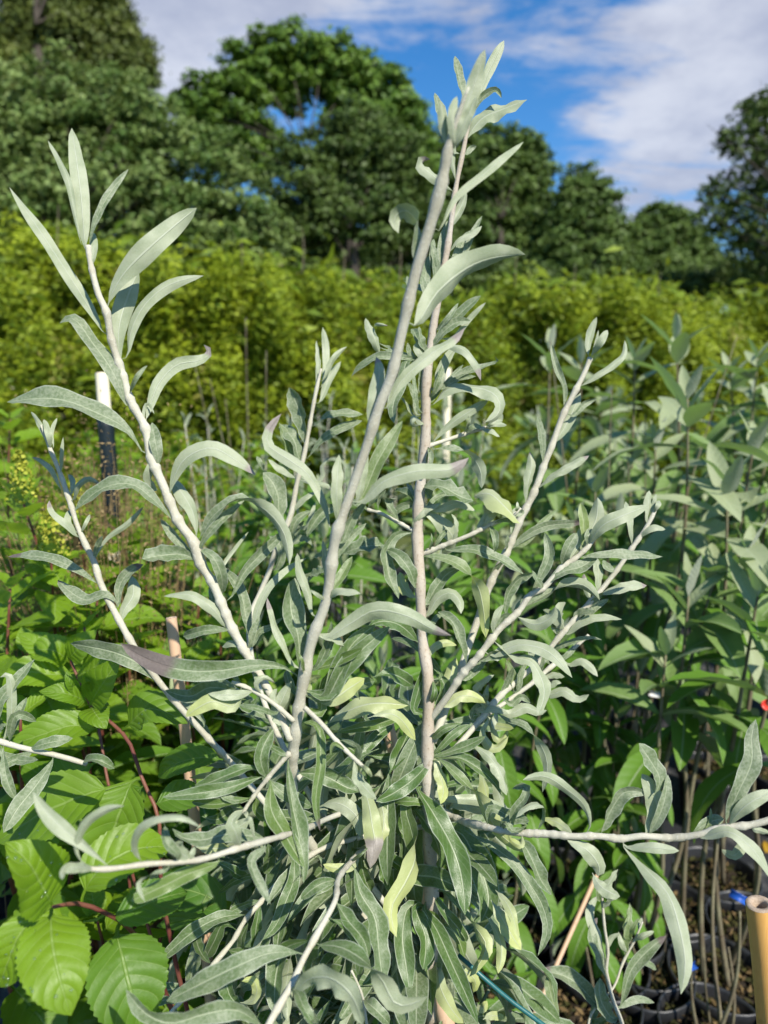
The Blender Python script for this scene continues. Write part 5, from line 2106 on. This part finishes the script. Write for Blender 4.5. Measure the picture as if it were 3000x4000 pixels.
bare_pot(2105, 3540, 1.60, 'dark plastic pot with mossy soil and two cut stems', [(2030, 3370, 1.58, .003), (2205, 3360, 1.6, .004), (2090, 3420, 1.55, .002)], 1)
bare_pot(2510, 3790, 1.44, 'dark pot behind the small silver shoot', [(2520, 3560, 1.42, .003), (2600, 3650, 1.4, .002), (2450, 3650, 1.45, .002)], 2)
bare_pot(2790, 4030, 1.31, 'dark pot full of dry brown cut stems', [(2700, 3780, 1.28, .003), (2830, 3100, 1.35, .0035), (2890, 3560, 1.25, .0035), (2845, 3700, 1.3, .003), (2750, 3740, 1.25, .002)], 3)
bare_pot(2780, 2960, 2.20, 'dark pot standing further back in the shade', [(2760, 2700, 2.2, .004), (2830, 2650, 2.2, .003)], 4)
bare_pot(2950, 3560, 1.56, 'dark pot next to the golden cane', [(2960, 3100, 1.5, .003)], 5)
bare_pot(2300, 3900, 1.37, 'dark pot beside the small silver shoot and thin cane', [(2290, 3700, 1.36, .003)], 6)


def slip(name, label, px, py, d, w, h, mat, tilt, cat):
    c = P(px, py, d)
    g = Geo()
    x, z, k = w / 2, h / 2, 0.0006
    n = 7
    ys = np.linspace(-1, 1, n)
    top = np.array([[sx * x, yy * z, 0.004 * yy * yy + s * k] for s in (1, -1) for yy in ys for sx in (-1, 1)])
    f = []
    for s in (0, 1):
        for i in range(n - 1):
            a = s * 2 * n + i * 2
            q = (a, a + 1, a + 3, a + 2)
            f.append(q if s == 0 else q[::-1])
    for i in range(n - 1):
        f.append((i * 2, i * 2 + 2, 2 * n + i * 2 + 2, 2 * n + i * 2))
        f.append((i * 2 + 1, 2 * n + i * 2 + 1, 2 * n + i * 2 + 3, i * 2 + 3))
    f.append((0, 2 * n, 2 * n + 1, 1))
    f.append((2 * n - 2, 2 * n - 1, 4 * n - 1, 4 * n - 2))
    o = bpy.data.objects.new(name, mesh_np(name + '_mesh', top, np.array(f), mat, smooth=False))
    place(o, c)
    o.rotation_euler = tilt
    tag(o, label, cat)


slip('plant_tag', 'blue plastic tag on a dry stem above the golden cane', 2885, 3505, 1.27, .03, .014, M['blue'], (0.9, 0.2, -0.6), 'tag')
slip('plant_tag', 'blue plastic tag at the foot of the dry cut stems', 2700, 3775, 1.27, .022, .012, M['blue'], (0.8, 0.1, 0.5), 'tag')
slip('plant_tag', 'red plastic tag hanging among shaded leaves', 2985, 2755, 1.18, .022, .016, M['red'], (1.0, 0.1, 0.7), 'tag')
slip('plant_tag', 'white label lying in the shaded leaves of the back row', 2560, 2715, 1.7, .05, .014, M['white_tag'], (0.9, 0.3, 0.4), 'tag')
fg = random.Random(77)
FME = vmesh(variant(1, 0.35, 0.4, (0.3, 0.0, 0), n=9), M['fallen'], 'fallen_leaf_mesh')
for px, py in ((2770, 3400), (2705, 3080), (2985, 3285), (2620, 3480), (2240, 2830), (2860, 3150), (2420, 3480), (1960, 3650)):
    ray = P(px, py, 1.0) - CAMP
    p = CAMP + ray * ((0.012 - CAM_Z) / ray[2])
    o = bpy.data.objects.new('fallen_leaf', FME)
    place(o, p)
    o.rotation_euler = (fg.uniform(-.2, .2), fg.uniform(-.3, .3), fg.uniform(0, 6))
    L = fg.uniform(0.05, 0.08)
    o.scale = (L, L, L)
    tag(o, 'fallen yellow leaf lying on the black weed fabric', 'leaf', 'fallen yellow leaves on the fabric')


# dry grass clump and bare twigs left of the middle
def dry_grass():
    g = np.random.default_rng(5)
    geo = Geo()
    base = ground_xy(365, 1.18)
    for _ in range(420):
        b = base + np.array([g.normal(0, .05), g.normal(0, .05), 0.0])
        h = g.uniform(0.95, 1.31)
        lean = g.normal(0, .08, 2)
        p = np.array([b, b + [lean[0] * .3, lean[1] * .3, h * .6], b + [lean[0], lean[1], h]])
        v, f, u = tube_geo(p, np.array([0.0012, 0.001, 0.0005]), 3, n=6, cap=False)
        geo.add(v, f, u, (g.random(), 0, 0))
        m = 14
        c = p[2] + (g.standard_normal((m, 3)) * [0.018, 0.018, 0.06]) - [0, 0, 0.05]
        v, f, a = diamonds(c, nrm(g.standard_normal((m, 3))), np.full(m, .008), 0.4, np.tile([g.random(), 0, 0], (m, 1)))
        geo.add(v, f, None, a)
    o = bpy.data.objects.new('dry_grass', geo.mesh('dry_grass_mesh', M['dry_grass'], base))
    place(o, base)
    tag(o, 'brown dry grass gone to seed beside the bleached cane', 'grass', kind='stuff')


dry_grass()


def bare_twigs(name, label, base, ends, seed):
    g = random.Random(seed)
    t = thing(name, base, label, 'twigs', 'bare brown twigs among the beds')
    for e in ends:
        e = np.asarray(e)
        m = (np.asarray(base) + e) / 2 + np.array([g.uniform(-.05, .05), g.uniform(-.05, .05), .05])
        v, f, u = tube_geo(np.array([base, m, e]), np.array([.004, .003, .0012]), 5, n=14, noise=.03)
        part('twig', mesh_np('twig_mesh', v - np.asarray(base), f, M['bark_tan'], u), base, t)


bare_twigs('bare_twigs', 'bare brown twigs sticking up before the hedge left of the middle', ground_xy(1080, 2.3),
           [P(1040, 1370, 2.2), P(760, 1420, 2.3), P(820, 1480, 2.2), P(960, 1240, 2.4), P(880, 1560, 2.2)], 3)
bare_twigs('bare_twigs', 'bare reddish twigs between the butterfly bushes', ground_xy(2480, 1.7),
           [P(2390, 1520, 1.7), P(2150, 1330, 1.75), P(2880, 1310, 1.9), P(2450, 1700, 1.7), P(2520, 1620, 1.75)], 4)
